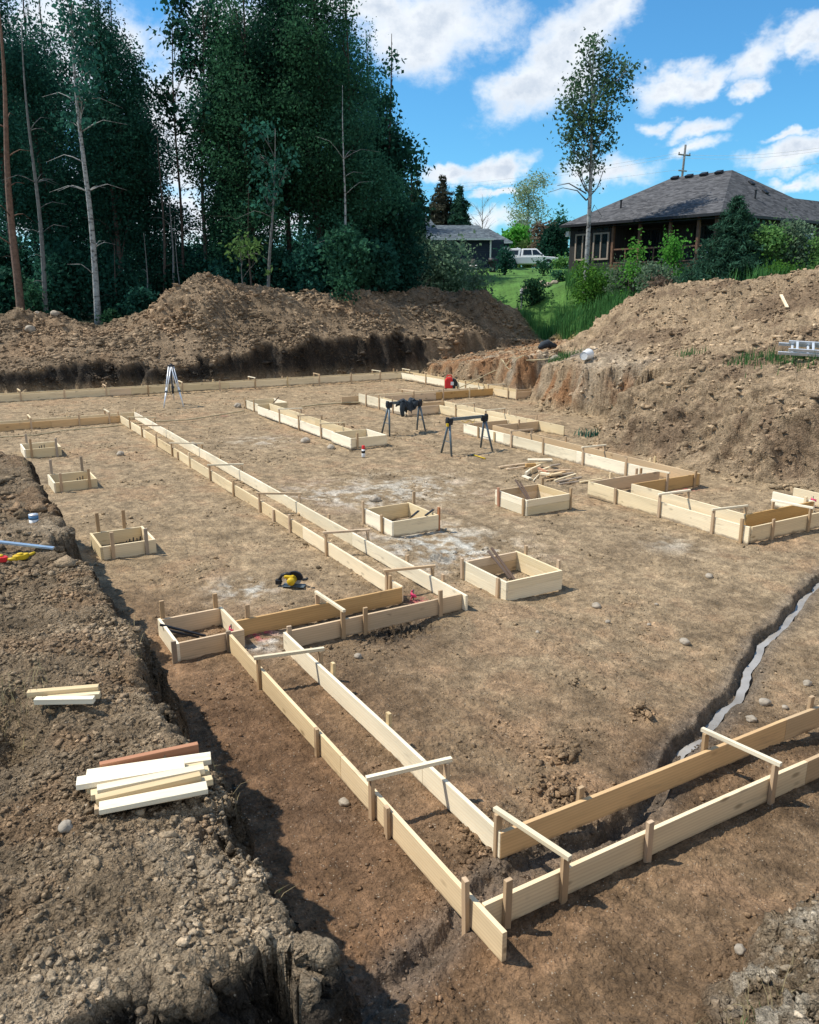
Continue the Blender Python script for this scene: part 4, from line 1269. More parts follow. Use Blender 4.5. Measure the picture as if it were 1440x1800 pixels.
# aluminium ladder lying on the right slope
def ladder():
    p = atF(1368, 618, 25.5); X, Y = p[0], p[1]
    Fs = np.arange(18, 40, .06); ra, rb, rc_, rf_ = ray(1368, 620); tt = Fs / rf_
    F = Fs[np.nonzero(HC + rc_ * tt < gz(ra * tt, rb * tt) + .30)[0][0]]; q = atF(1368, 620, F)
    q0 = Vector(q)
    dv = (RT * 1.0 + FW * -.42); dv /= np.linalg.norm(dv)
    d = Vector((dv[0], dv[1], -.04)).normalized(); n = Vector((-d.y, d.x, .50)).normalized()
    sc = F / 25.0
    t = empty('ladder', q0, 0, 'aluminium extension ladder lying on the right dirt slope', 'ladder')
    L = 4.6; W = .42 * sc * 1.25
    up = d.cross(n).normalized(); up = up if up.z > 0 else -up
    rotm = Matrix((d, n, up)).transposed()
    for s in (0, 1):
        for lay in (0, 1):
            MB().box(d * (L / 2 + .25 * lay) + n * (W * s + (.03 if s == 0 else -.03) * lay) + up * (.10 * lay), (L, .035, .09), rotm).build('rail', M['alu'], t, .006)
    for lay in (0, 1):
        for k in range(11):
            x = .35 + k * .40 + .12 * lay
            MB().box(d * x + n * W / 2 + up * (.10 * lay + .015), (.06, W - .05, .03), rotm).build('rung', M['alu'], t, .006)


ladder()
# the ground is softly dished so lumps do not swallow the small things: stick, tub, bundle, hoses
def onterrain(px, py, F0, F1, lift=0.):
    Fs = np.arange(F0, F1, .06)
    a, b, c, f = ray(px, py); tt = Fs / f
    k = np.nonzero(HC + c * tt < gz(a * tt, b * tt) + lift)[0]
    return Vector(atF(px, py, Fs[k[0]] if len(k) else F1))


a = onterrain(1373, 521, 20, 60, .05); c = onterrain(1384, 543, 20, 60, .05)
stick('plank', 'thin pale plank lying high on the right dirt slope', 'plank', a + Vector((0, 0, .05)), c + Vector((0, 0, .05)), .10, .05, 'pale')
a = onterrain(1030, 632, 20, 60, .1)
t = empty('plastic_tub', a, .4, 'white plastic tub lying on its side on the dirt shelf', 'tub')
b = MB(); b.tube([(-.22, 0, .15), (.2, 0, .18), (.23, 0, .18), (.21, 0, .18), (-.2, 0, .155)], [.16, .21, .225, .195, .15], 18, False); b.build('tub', M['whitepl'], t, 0, True)
MB().tube([(-.20, 0, .152), (-.19, 0, .153)], .155, 18).build('bottom', M['whitepl'], t)
a = onterrain(1003, 632, 20, 60, .06); c = onterrain(1050, 626, 20, 60, .06)
stick('pole', 'thin pale pole lying across the white tub', 'pole', a + Vector((0, 0, .12)), c + Vector((0, 0, .3)), .05, .05, 'oldwood')
a = onterrain(963, 612, 20, 60, .06)
b = MB(); b.tube([(-.5, 0, .05), (-.25, .1, .14), (0, 0, .22), (.25, .05, .12), (.55, 0, .08)], [.10, .18, .20, .16, .08], 10)
o = b.build('cloth_bundle', M['cloth'], None, 0, True); o.location = a; tag(o, 'dark cloth bundle lying on the orange dirt shelf', 'bundle')


def hose(name, label, cat, pts, r, m):
    q = [Vector((p[0], p[1], max(p[2], gz(p[0], p[1]) + r * .6))) for p in pts]
    cu = []
    for i in range(len(q) - 1):
        for k in range(6):
            s = k / 6
            cu.append(q[i].lerp(q[i + 1], s))
    cu.append(q[-1])
    for pt, zz in zip(cu, gz([p.x for p in cu], [p.y for p in cu])): pt.z = max(pt.z, float(zz) + r * .5)
    o = MB().tube(cu, r, 6).build(name, M[m], None, 0, True)
    return tag(o, label, cat)


hose('hose', 'thin sun bleached hose lying on the floor from the left edge to the middle strip', 'hose',
     [lp(x, y, .0) for x, y in [(-20, 772), (0, 769), (60, 766), (120, 757), (180, 751), (212, 748)]] + [lp(262, 742, .0), lp(330, 738, .0), lp(400, 727, .0), lp(430, 722, .0)], .022, 'rope')
hose('hose', 'thin hose lying between the middle strip and the back right strip', 'hose', [lp(x, y, .0) for x, y in [(530, 715), (560, 711), (605, 708), (640, 707)]], .03, 'rope')
pts = [lp(806, 682, .2)] + [lp(830, 672, .45)] + [onterrain(x, y, 20, 60, .1) + Vector((0, 0, .03)) for x, y in [(862, 657), (890, 645), (925, 637), (960, 633)]]
hose('cord', 'pale cord running from the generator up the dirt shelf', 'cord', pts, .025, 'rope')
pts = [onterrain(x, y, 20, 60, .1) + Vector((0, 0, .03)) for x, y in [(868, 660), (900, 648), (945, 634), (985, 630)]]
hose('cord', 'second cord curving over the edge of the orange dirt shelf', 'cord', pts, .022, 'rope')


# pink survey ribbons
def ribbon_flag(px, py, z, label, h=.30, r=.05):
    p = lp(px, py, z); p.z = min(p.z, gz(p.x, p.y))
    t = empty('survey_ribbon', p, random.random() * 3, label, 'survey ribbon', 'pink survey ribbons')
    MB().tube([(0, 0, -.05), (.005, 0, h)], .008, 6).build('pin', M['darkmetal'], t)
    n = 10; V = []; F = []
    for i in range(n):
        a = i * .9; zz = h - .01 - i * .013
        V += [(r * math.cos(a) * (.4 + .08 * i), r * math.sin(a) * .8, zz), (r * math.cos(a + .5) * (.5 + .1 * i), r * math.sin(a + .5), zz - .055)]
    F = [(2 * i, 2 * i + 1, 2 * i + 3, 2 * i + 2) for i in range(n - 1)]
    o = mesh_np('tape', V, F, M['pinkcol'], t); sd = o.modifiers.new('thick', 'SOLIDIFY'); sd.thickness = .004


ribbon_flag(727, 1055, 0, 'pink ribbon on a pin at the joint of the cross strip and the long strip', .17, .05)
ribbon_flag(408, 1123, 0, 'pink ribbon inside the box corner at the top of the near left strip', .20, .04)
ribbon_flag(1101, 857, -.08, 'pink ribbon between the boards left of the orange cross strip', .20, .09)
ribbon_flag(1427, 899, -.08, 'pink ribbon on the orange board at the right edge', .33, .09)
ribbon_flag(1316, 927, -.08, 'pink ribbon at the corner of the tall knotty strip', .24, .06)
ribbon_flag(861, 757, -.08, 'pink ribbon behind the leg of the front sawhorse', .24, .07)

# ---------------------------------------------------------------- trees and shrubs
def leaf_quads(P, size, up=.35, jitter=1., aspect=.62):
    """P: (n,3) leaf centres -> quads with random orientation"""
    n = len(P)
    N = rng.normal(size=(n, 3)); N[:, 2] += up; N /= np.linalg.norm(N, axis=1)[:, None]
    T = rng.normal(size=(n, 3)); T -= (T * N).sum(1)[:, None] * N; T /= np.linalg.norm(T, axis=1)[:, None]
    B = np.cross(N, T)
    s = size * (.6 + .8 * rng.random(n))[:, None]
    # a folded diamond: two tips, two shoulders
    V = np.stack([P + T * s, P + B * s * aspect + N * s * .12, P - T * s, P - B * s * aspect + N * s * .12], 1).reshape(-1, 3)
    F = np.arange(4 * n).reshape(n, 4)
    return V, F


def clumps(blobs, n, shell=.55, sub=14, subr=.32):
    """leaf points gathered in small clumps spread through ellipsoid blobs"""
    vol = np.array([b[3] * b[4] * b[5] for b in blobs]) ** .67; vol /= vol.sum()
    out = []
    for b, w in zip(blobs, vol):
        k = max(3, int(n * w / sub))
        d = rng.normal(size=(k, 3)); d /= np.linalg.norm(d, axis=1)[:, None]
        r = (shell + (1 - shell) * rng.random(k)) ** .7
        c = np.array(b[:3]) + d * r[:, None] * np.array(b[3:6])
        sr = subr * (.6 + .9 * rng.random(k))
        pts = c[:, None, :] + rng.normal(size=(k, sub, 3)) * sr[:, None, None] * np.array([1, 1, .7])
        out.append(pts.reshape(-1, 3))
    return np.concatenate(out)


def wob(z, ph, a): return a * math.sin(z * .35 + ph), a * math.cos(z * .27 + ph * 1.7)


def trunk_mb(h, r, ph=0., wa=.12, lean=(0, 0), n=8, top=.12):
    pts = []; rad = []
    for i in range(13):
        s = i / 12; z = h * s
        x, y = wob(z, ph, wa * min(1, s * 2)); x0, y0 = 0, 0
        pts.append((x + lean[0] * z, y + lean[1] * z, z - .3 * (i == 0))); rad.append(r * (1.25 if i == 0 else 1) * (1 - (1 - top) * s ** 1.1))
    b = MB(); b.tube(pts, rad, n)
    return b, pts


def limb(b, p, q, r, droop=.0, n=5):
    p = Vector(p); q = Vector(q); m = p.lerp(q, .5) + Vector((0, 0, droop * (q - p).length))
    b.tube([p, p.lerp(q, .28) + Vector((0, 0, droop * .7 * (q - p).length)), m, q], [r, r * .75, r * .5, r * .2], n)


def tree(name, label, cat, loc, h, r, blobs, n, leaf, lm, bm, group=None, rz=0., ph=0., wa=.12, lean=(0, 0), sub=14, subr=.32, limbs=True, dead=0, shell=.5, up=.35):
    t = empty(name, loc, rz, label, cat, group)
    b, pts = trunk_mb(h, r, ph, wa, lean)
    if limbs:
        for bl in blobs:
            zt = min(max(bl[2] - .8 * abs(bl[0]) - .5 * bl[5], h * .12), h * .96)
            i = min(12, max(1, int(zt / h * 12)))
            limb(b, pts[i], bl[:3], r * .32 * (1 - .5 * i / 12) + .008, .06)
            for k in range(4):
                e = Vector(bl[:3]) + Vector((random.uniform(-.8, .8) * bl[3], random.uniform(-.8, .8) * bl[4], random.uniform(-.5, .8) * bl[5]))
                limb(b, Vector(pts[i]).lerp(Vector(bl[:3]), random.uniform(.4, .8)), e, r * .10 + .006, .08, 4)
    for k in range(dead):
        z = random.uniform(.2, .75) * h; i = int(z / h * 12); a = random.random() * 6.28; l = random.uniform(.8, 2.6)
        limb(b, pts[i], Vector(pts[i]) + Vector((math.cos(a) * l, math.sin(a) * l, random.uniform(-.1, .5) * l)), r * .16 + .006, .16, 4)
    b.build('trunk', M[bm], t, 0, True)
    if n:
        P = clumps(blobs, n, shell, sub, subr)
        V, F = leaf_quads(P, leaf, up)
        # colour differs by clump and by leaf
        v = np.repeat(rng.random(len(P) // sub + 1), sub)[:len(P)] * .6 + rng.random(len(P)) * .4
        mesh_np('crown', V, F, M[lm], t, v)
    return t


def tall_blobs(h, z0, rw, k, squeeze=1.):
    """a columnar ragged crown from z0 to h"""
    out = []
    for i in range(k):
        s = (i + .5) / k; z = z0 + (h - z0) * s
        w = rw * (math.sin(min(1, s * 1.15 + .12) * math.pi) ** .55 + .12) * random.uniform(.75, 1.2)
        for j in range(2 if s < .85 else 1):
            a = random.random() * 6.28
            out.append((math.cos(a) * w * .55, math.sin(a) * w * .55, z + random.uniform(-.5, .5), w * .8, w * .8, (h - z0) / k * random.uniform(.65, 1.0)))
    return out


def ground_at(x, F):
    """plan point seen in pixel column x at forward distance F"""
    a, b, c, f = ray(x, 500); t = F / f
    return a * t, b * t


def place(x, F):
    X, Y = ground_at(x, F)
    return Vector((X, Y, gz(X, Y)))


# the dense stand on the left: prototypes copied with fresh turns and heights
protos = []
random.seed(21)
for i in range(4):
    h = [23, 21, 24, 19][i]
    protos.append(tree('forest_tree', 'dark leafy tree deep inside the dense stand on the left', 'tree', (0, 0, 0), h, .17, tall_blobs(h, [5.5, 3.5, 7, 2.5][i], [2.0, 2.3, 1.7, 2.1][i], 10), 24000, .092, 'leaf_dark', 'bark',
                       'trees of the dense stand', 0, i * 1.3, .15, dead=6, subr=.40))
GRP = 'trees of the dense stand'
first = [True] * 4


def forest(x, F, k, sc=1., label=None, lm=None, sz=None):
    o = protos[k] if first[k] else copy_tree(protos[k])
    first[k] = False
    p = place(x, F)
    o.location = p; o.rotation_euler = (0, 0, random.random() * 6.28)
    o.scale = (sc, sc, sz or sc * random.uniform(.94, 1.06))
    if label: o['label'] = label
    if lm:
        for c in o.children:
            if c.name.startswith('crown'):
                c.material_slots[0].link = 'OBJECT'; c.material_slots[0].material = M[lm]
    return o


back = [(-60, 66, 1), (10, 64, 0), (70, 68, 2), (125, 62, 1), (185, 66, 3), (232, 64, 0), (432, 68, 2), (430, 64, 1), (480, 69, 0), (530, 66, 2), (580, 70, 1), (612, 68, 0), (652, 72, 3),
        (-20, 80, 0), (100, 82, 2), (200, 80, 1), (440, 84, 0), (510, 82, 2), (600, 84, 1)]
for x, F, k in back: forest(x, F, k)
front = [(95, 55, 1, 1., 'dark tree directly behind the white birch trunk', None), (214, 54, 0, 1.0, 'dense dark tree between the birch trunk and the sky gap', None), (266, 57, 3, .92, 'shorter dark tree at the left edge of the sky gap', None),
         (408, 56, 0, 1.0, 'big dark tree just right of the bright sky gap', 'leaf_mid'), (446, 53, 1, 1.05, 'broad mid green tree in the middle of the stand', 'leaf_mid'), (512, 55, 2, 1.05, 'tall tree of the stand above the high dirt mound end', None),
         (565, 53, 0, .98, 'dark tree two places left of the stand right end', 'leaf_mid'), (615, 54, 1, .97, 'green tree near the right end of the stand, above the low mound', 'leaf_mid'), (30, 52, 2, 1., 'dark tree at the far left between the brown and grey trunks', None)]
for x, F, k, sc, l, lm in front: forest(x, F, k, sc, l, lm)
# right end of the stand: narrower pointed crowns
random.seed(5)
p = place(688, 56)
tree('forest_tree', 'tapering dark tree forming the right end of the stand', 'tree', p, 17.0, .16, tall_blobs(16.4, 1.5, 1.75, 10), 11000, .14, 'leaf_dark', 'bark', GRP, 0, 2.2, .1, dead=3)
p = place(724, 60)
tree('forest_tree', 'low dark tree right of the tapering end tree of the stand', 'tree', p, 10.5, .13, tall_blobs(10, 1.0, 1.2, 7), 5000, .14, 'needle', 'bark', GRP, 0, 1.1, .1)


# slender trunks in front of the stand
def slim(x0, x1, ytop, F, r, label, bm, dead, n=0, lm='leaf_dark', lean=0.):
    p = place(x0, F)
    top = atF(x1, ytop, F)
    h = top[2] - p.z
    ln = ((top[0] - p.x) / h, (top[1] - p.y) / h)
    bl = []
    if n:
        for k in range(5):
            z = h * (.62 + .08 * k); bl.append((ln[0] * z + random.uniform(-.7, .7), ln[1] * z + random.uniform(-.7, .7), z, .8, .8, .8))
    return tree('slender_tree', label, 'tree', p, h, r, bl, n, .14, lm, bm, 'slender trunks before the stand', 0, random.random() * 6, .16, ln, dead=dead)


random.seed(9)
slim(30, -14, -60, 47.5, .24, 'leaning brown pine trunk at the left picture edge', 'bark2', 9)
slim(74, 40, 40, 48.5, .15, 'thin grey trunk between the brown trunk and the white birch', 'greybark', 12)
slim(166, 122, -40, 47.5, .19, 'white birch trunk, the brightest in the stand', 'birch', 14, 900)
slim(470, 480, 225, 49, .11, 'thin grey trunk rising above the high dirt mound', 'greybark', 5, 500)
slim(602, 607, 150, 51, .10, 'pale trunk showing high between the trees near the right of the stand', 'birch', 9)
slim(252, 250, 410, 49, .06, 'thin dead stem left of the sky gap', 'greybark', 2)
slim(284, 279, 240, 52, .12, 'dark straight trunk below the sky gap', 'bark', 6)
slim(300, 294, 300, 52, .10, 'dark straight trunk right beside the one below the sky gap', 'greybark', 4)
slim(320, 300, -30, 55, .11, 'tall sparse trunk with few leaves standing in the sky gap', 'bark', 16, 1500)
slim(362, 350, -40, 54, .15, 'dark trunk with bare branches at the right of the sky gap', 'bark', 14, 900)
slim(318, 312, 380, 50, .05, 'thin pale stem right of the two straight trunks', 'greybark', 2)
slim(205, 200, 420, 50, .07, 'thin dark stem right of the birch', 'bark', 3)
slim(428, 428, 415, 48.5, .04, 'thin sapling stem with a yellow green top over the mound', 'greybark', 0, 260, 'leaf_light')
slim(443, 440, 330, 50, .07, 'thin dark stem left of the grey trunk over the mound', 'bark', 3)


# shrubs
def shrub(x, F, wpx, ytop, ybase, n, lm, label, name='shrub', group=None, leaf=.11, dens=6, stems=4, ecc=.75):
    X, Y = ground_at(x, F); zg = gz(X, Y)
    zt = atF(x, ytop, F)[2]; zb = min(zg, atF(x, ybase, F)[2]) if ybase else zg
    zb = max(zb, zg - .3)
    h = max(.4, zt - zb); w = wpx / FPX * F * .98 / 2
    bl = []
    for k in range(dens):
        a = random.random() * 6.28; q = random.random() ** .6 * .55
        z = h * random.uniform(.28, .80)
        bl.append((math.cos(a) * w * q, math.sin(a) * w * q * ecc, z, w * random.uniform(.40, .58), w * .5 * ecc + .1, h * random.uniform(.22, .34)))
    bl.append((0, 0, h * .34, w * .85, w * .7 * ecc, h * .30)); bl.append((random.uniform(-.2, .2) * w, 0, h * .78, w * .45, w * .4, h * .22))
    t = empty(name, (X, Y, zb), 0, label, 'shrub', group)
    b = MB()
    for s in bl[:stems + 2]:
        limb(b, (s[0] * .1, s[1] * .1, -.15), s[:3], .02 + .012 * h, .05, 5)
    b.build('stem', M['bark'], t, 0, True)
    sub = 10
    P = clumps(bl, n, .45, sub, .16 + .03 * h)
    P[:, 2] = np.maximum(P[:, 2], -.05)
    V, Fq = leaf_quads(P, leaf, .5)
    v = np.repeat(rng.random(len(P) // sub + 1), sub)[:len(P)] * .6 + rng.random(len(P)) * .4
    mesh_np('foliage', V, Fq, M[lm], t, v)
    return t


random.seed(31)
und = 'undergrowth shrubs at the foot of the stand'
for k, (x, F, w, yt, lm) in enumerate([(20, 51, 90, 470, 'leaf_dark'), (110, 50, 110, 430, 'leaf_dark'), (215, 51, 110, 445, 'leaf_dark'), (290, 53, 100, 470, 'leaf_dark'), (350, 53, 90, 450, 'leaf_dark'), (410, 52, 100, 455, 'leaf_dark'),
                                       (500, 52, 110, 440, 'leaf_dark'), (560, 51, 90, 425, 'leaf_dark'), (620, 50, 110, 400, 'leaf_mid'), (668, 51, 80, 430, 'leaf_dark'), (60, 58, 160, 400, 'leaf_dark'), (180, 59, 160, 395, 'leaf_dark'), (300, 60, 140, 420, 'leaf_dark'), (420, 60, 160, 400, 'leaf_dark'), (540, 60, 160, 390, 'leaf_dark'), (330, 72, 120, 425, 'leaf_dark'), (375, 74, 120, 415, 'leaf_dark'), (270, 74, 120, 430, 'leaf_dark'), (10, 66, 150, 395, 'leaf_dark'), (-10, 56, 90, 420, 'leaf_dark'), (345, 62, 90, 440, 'leaf_dark'), (480, 74, 150, 405, 'leaf_dark'), (600, 72, 130, 400, 'leaf_dark'), (120, 74, 150, 400, 'leaf_dark')]):
    shrub(x, F, w, yt, None, 3600, lm, 'dark shrub in the undergrowth at the foot of the stand', group=und, leaf=.14)
shrub(605, 47.5, 40, 482, None, 500, 'leaf_mid', 'small green shrub behind the low dirt mound crest')
shrub(188, 46.5, 30, 545, None, 260, 'leaf_mid', 'small green sapling in the dip right of the birch foot')
shrub(60, 48.5, 60, 500, None, 900, 'leaf_mid', 'green bush at the foot of the grey trunk')
shrub(240, 48, 70, 505, None, 1200, 'leaf_dark', 'dark bush left of the high dirt mound')

# shrubs before the houses
shrub(785, 60, 130, 425, 512, 4200, 'leaf_grey', 'large grey green bush in front of the navy house wall', leaf=.13, dens=8)
t = shrub(722, 57, 90, 415, 515, 700, 'leaf_grey', 'open bare stemmed shrub in front of the deck of the navy house', leaf=.11)
b = MB()
for k in range(16):
    a = random.uniform(-1.1, 1.1); l = random.uniform(2.6, 4.2)
    e = Vector((RT[0] * math.sin(a) * l * .55, RT[1] * math.sin(a) * l * .55, l * math.cos(a * .6)))
    limb(b, (0, 0, 0), e, .035, random.uniform(-.05, .05), 4)
    limb(b, e * .55, e * .8 + Vector((random.uniform(-.5, .5), random.uniform(-.5, .5), .5)), .015, .02, 4)
b.build('bare_stem', M['dead'], t, 0, True)
shrub(840, 56, 60, 455, 515, 1100, 'leaf_grey', 'loose pale bush right of the large grey green bush', leaf=.10)
shrub(887, 72, 30, 428, 474, 1200, 'leaf_dark', 'narrow dark conifer like bush left of the white pickup', leaf=.11, ecc=1.)
shrub(938, 56, 60, 492, 540, 1600, 'leaf_mid', 'low dark green bush at the edge of the lawn left of the dark house', leaf=.09)
shrub(955, 68, 34, 455, 480, 500, 'leaf_mid', 'small bush hiding the front wheel of the pickup', leaf=.09)
shrub(985, 62, 34, 475, 500, 500, 'leaf_mid', 'small bush at the corner of the dark house', leaf=.09)
g = 'bushes before the dark house'
shrub(1042, 51.5, 84, 458, 510, 3200, 'leaf_bright', 'bright bush around the poplar foot', group=g, leaf=.085, dens=8)
shrub(1100, 50, 80, 462, 510, 3000, 'leaf_grey', 'grey green bush right of the poplar foot', group=g, leaf=.085, dens=7)
shrub(1155, 47, 80, 466, 505, 3200, 'leaf_grey', 'grey green willow bush below the house porch', group=g, leaf=.085, dens=8)
shrub(1112, 48.5, 30, 408, 470, 700, 'leaf_bright', 'left of two young maples standing before the porch', 'young_maple', g, .085, 6, 4, .9)
shrub(1176, 48.5, 38, 408, 470, 900, 'leaf_bright', 'right of two young maples standing before the porch', 'young_maple', g, .10)
shrub(1345, 41, 80, 402, 495, 3400, 'leaf_light', 'tall light bush right of the dark cedar', group=g, leaf=.085, dens=8)
shrub(1320, 42, 50, 400, 495, 1500, 'leaf_mid', 'mid green bush touching the dark cedar', group=g, leaf=.085)
shrub(1395, 41, 80, 385, 490, 3400, 'leaf_grey', 'bush with pale tops near the right picture edge', group=g, leaf=.085, dens=8)
shrub(1450, 40, 80, 405, 480, 3200, 'leaf_light', 'bush cut by the right picture edge', group=g, leaf=.085, dens=8)
shrub(1370, 39, 70, 462, 497, 1400, 'leaf_bright', 'low bright weeds behind the slope crest near the right edge', group=g, leaf=.07)
shrub(1160, 38.0, 50, 488, 505, 500, 'leaf_brown', 'small reddish weed clump on the slope crest', leaf=.06)

# distant vegetation
g2 = 'bushes and trees beyond the lawn'
shrub(905, 112, 70, 398, 470, 3400, 'leaf_bright', 'bright green hedge behind the pickup', group=g2, leaf=.24, dens=7)
shrub(925, 105, 60, 425, 472, 1800, 'leaf_light', 'green bush right behind the pickup', group=g2, leaf=.2)
shrub(950, 100, 80, 388, 470, 3400, 'leaf_brown', 'reddish brown bush left of the dark house', group=g2, leaf=.2, dens=8)
shrub(975, 92, 60, 390, 475, 3000, 'leaf_dark', 'dark green tree left of the dark house', group=g2, leaf=.19, dens=7)
shrub(980, 112, 40, 368, 470, 1800, 'leaf_mid', 'rounded tree top behind the dark green tree', group=g2, leaf=.22)
shrub(985, 84, 40, 452, 478, 900, 'leaf_light', 'light bush at the foot of the dark green tree', group=g2, leaf=.15)
random.seed(14)
p = place(924, 150)
tree('leafy_tree', 'pale airy tree with thin leaves in the gap between the houses', 'tree', p, 16.5, .2, [(random.uniform(-2.6, 2.6) * (1 - .5 * abs(z - 9) / 8), random.uniform(-2, 2), z, 1.6, 1.6, 1.5) for z in np.linspace(5, 15.8, 16)], 5200, .17, 'leaf_pale', 'greybark', g2, subr=.55)
p = place(845, 150)
t = tree('bare_tree', 'bare leafless tree between the spruce and the pale airy tree', 'tree', p, 13.5, .16, [(math.cos(k * 2.4) * (1 + .12 * k), math.sin(k * 2.4) * (1 + .12 * k), 6.5 + .42 * k, 1.6, 1.6, 1.4) for k in range(17)], 0, .1, 'leaf_pale', 'dead', g2, dead=10)


def conifer(x, F, ytop, ybase, wpx, lm, label, tiers=15, dens=1., leaf=.16, name='spruce', group=None, droop=.25, rag=.25, zlow=.06):
    X, Y = ground_at(x, F); zg = gz(X, Y); h = atF(x, ytop, F)[2] - zg; w = wpx / FPX * F / 2
    t = empty(name, (X, Y, zg), random.random() * 6, label, 'conifer', group)
    b = MB().tube([(0, 0, -.3), (0, 0, h * .5), (0, 0, h * .99)], [.02 * h + .03, .012 * h + .02, .01], 7)
    pts = []; 
    for i in range(tiers):
        s = (i + .5) / tiers; z = h * (zlow + (1 - zlow) * s); rr = w * (1 - s) ** .8 * random.uniform(1 - rag, 1 + rag * .6) + .05 * w
        k = max(5, int(13 * (1 - s) + 4))
        for j in range(k):
            a = 6.28 * j / k + random.random(); l = rr * random.uniform(.7, 1.1)
            e = Vector((math.cos(a) * l, math.sin(a) * l, z - droop * l + random.uniform(-.1, .1)))
            b.tube([(0, 0, z), Vector((0, 0, z)).lerp(e, .5) + Vector((0, 0, .05 * l)), e], [.012 + .004 * l, .01, .004], 4)
            m = int(max(10, 30 * dens * l / max(w, .1) * 1.6))
            u = rng.random(m) ** .7
            c = np.array([0, 0, z])[None] * (1 - u[:, None]) + np.array(e)[None] * u[:, None]
            c[:, 2] += .06 * l * np.sin(u * 3.1)
            pts.append(c + rng.normal(size=(m, 3)) * np.array([.10, .10, .05]) * (.5 + l * .6))
    b.build('trunk', M['bark'], t, 0, True)
    P = np.concatenate(pts); V, Fq = leaf_quads(P, leaf, .2, 1, .22)
    mesh_np('crown', V, Fq, M[lm], t, rng.random(len(P)))
    return t


random.seed(3)
conifer(1282, 41.5, 344, 500, 190, 'needle', 'dark drooping cedar standing before the corner of the dark house', 26, 4.5, .13, 'cedar_tree', g)
conifer(806, 110, 326, 470, 84, 'needle', 'dark pointed spruce behind the navy house roof', 26, 2.6, .34, 'spruce', g2, .35, .4)
conifer(776, 112, 309, 470, 96, 'needle_brown', 'full brownish pine behind the navy house roof', 24, 2.2, .32, 'pine_tree', g2, .1, .6, .22)
conifer(733, 70, 285, 470, 40, 'needle', 'narrow dark spruce at the right end of the stand', 14, 1.1, .22, 'spruce', g2)

# the lone poplar
random.seed(17)
FP = 54.0
p = place(1030, FP)
pb = []
for x, y, w, hh in [(1047, 75, 16, 22), (1045, 105, 34, 26), (1085, 115, 26, 26), (1102, 128, 18, 18), (1010, 150, 26, 26), (1050, 150, 40, 28), (1085, 165, 22, 20), (1005, 195, 30, 26), (1050, 200, 36, 30), (1015, 235, 34, 24), (1060, 245, 26, 20),
                    (995, 250, 18, 14), (1030, 270, 30, 22), (1008, 290, 24, 14), (1050, 290, 16, 14), (1040, 320, 14, 12), (1068, 215, 22, 20), (1075, 140, 26, 20), (1030, 90, 14, 16), (1020, 205, 26, 30), (1072, 250, 14, 10)]:
    q = atF(x, y, FP) - np.array(p)
    off = FW * random.uniform(-.8, .8)
    s = FP / FPX
    pb.append((q[0] + off[0], q[1] + off[1], q[2], w * s, w * s, hh * s))
topz = atF(1046, 62, FP)
tp = tree('poplar_tree', 'lone slender poplar with a white trunk in front of the dark house', 'tree', p, topz[2] - p.z, .17, pb, 5000, .105, 'leaf_pop', 'birch', None, 0, .4, .10, ((topz[0] - p.x) / (topz[2] - p.z), (topz[1] - p.y) / (topz[2] - p.z)), 12, .26, True, 0, .15)
b = MB()
for pts in ([(1031, 352), (1015, 335), (990, 330), (965, 338)], [(1031, 340), (1000, 322), (980, 326)], [(1031, 352), (1050, 330), (1061, 300)], [(1031, 395), (1045, 360), (1058, 380), (1052, 390)], [(1031, 336), (1022, 318), (1015, 300)]):
    q = [Vector(atF(x, y, FP) - np.array(p)) for x, y in pts]
    b.tube(q, [.05, .035, .02, .012][:len(q)], 5)
b.build('dead_branch', M['greybark'], tp, 0, True)


# ---------------------------------------------------------------- grasses
def blades(name, pts, h, w, m, label=None, cat=None, kind=None, lean=.45, loc=None):
    P = np.asarray(pts); n = len(P)
    a = rng.random(n) * 6.28; d = np.stack([np.cos(a), np.sin(a), np.zeros(n)], 1); s = np.stack([-d[:, 1], d[:, 0], np.zeros(n)], 1)
    H = h * (.5 + .8 * rng.random(n)); L = lean * rng.random(n) * H
    up = np.array([0, 0, 1.])
    p0 = P; p1 = P + up * (H * .55)[:, None] + d * (L * .35)[:, None]; p2 = P + up * (H * (1 - .25 * L / H))[:, None] + d * L[:, None]
    V = np.stack([p0 - s * w, p0 + s * w, p1 + s * w * .8, p1 - s * w * .8, p2 + s * w * .15, p2 - s * w * .15], 1).reshape(-1, 3)
    i = np.arange(n)[:, None] * 6
    F = np.concatenate([i + np.array([[0, 1, 2, 3]]), i + np.array([[3, 2, 4, 5]])])
    o = mesh_np(name, V, F, M[m], None, np.tile(rng.random(n), 2))
    if loc is not None: o.location = loc
    return tag(o, label, cat, None, kind)


def scatter(n, box, cond):
    X = rng.uniform(box[0], box[1], n); Y = rng.uniform(box[2], box[3], n)
    z, t1, lawn = terrain(X, Y)
    k = cond(X, Y, z, t1, lawn)
    return np.stack([X[k], Y[k], z[k] - .02], 1)


def pxy(X, Y, z):
    lat = X * RT[0] + Y * RT[1]; F = X * FW[0] + Y * FW[1]; dz = z - HC
    d = F * math.cos(PITCH) - dz * math.sin(PITCH); v = -F * math.sin(PITCH) - dz * math.cos(PITCH)
    return 720 + FPX * lat / d, 900 + FPX * v / d, F


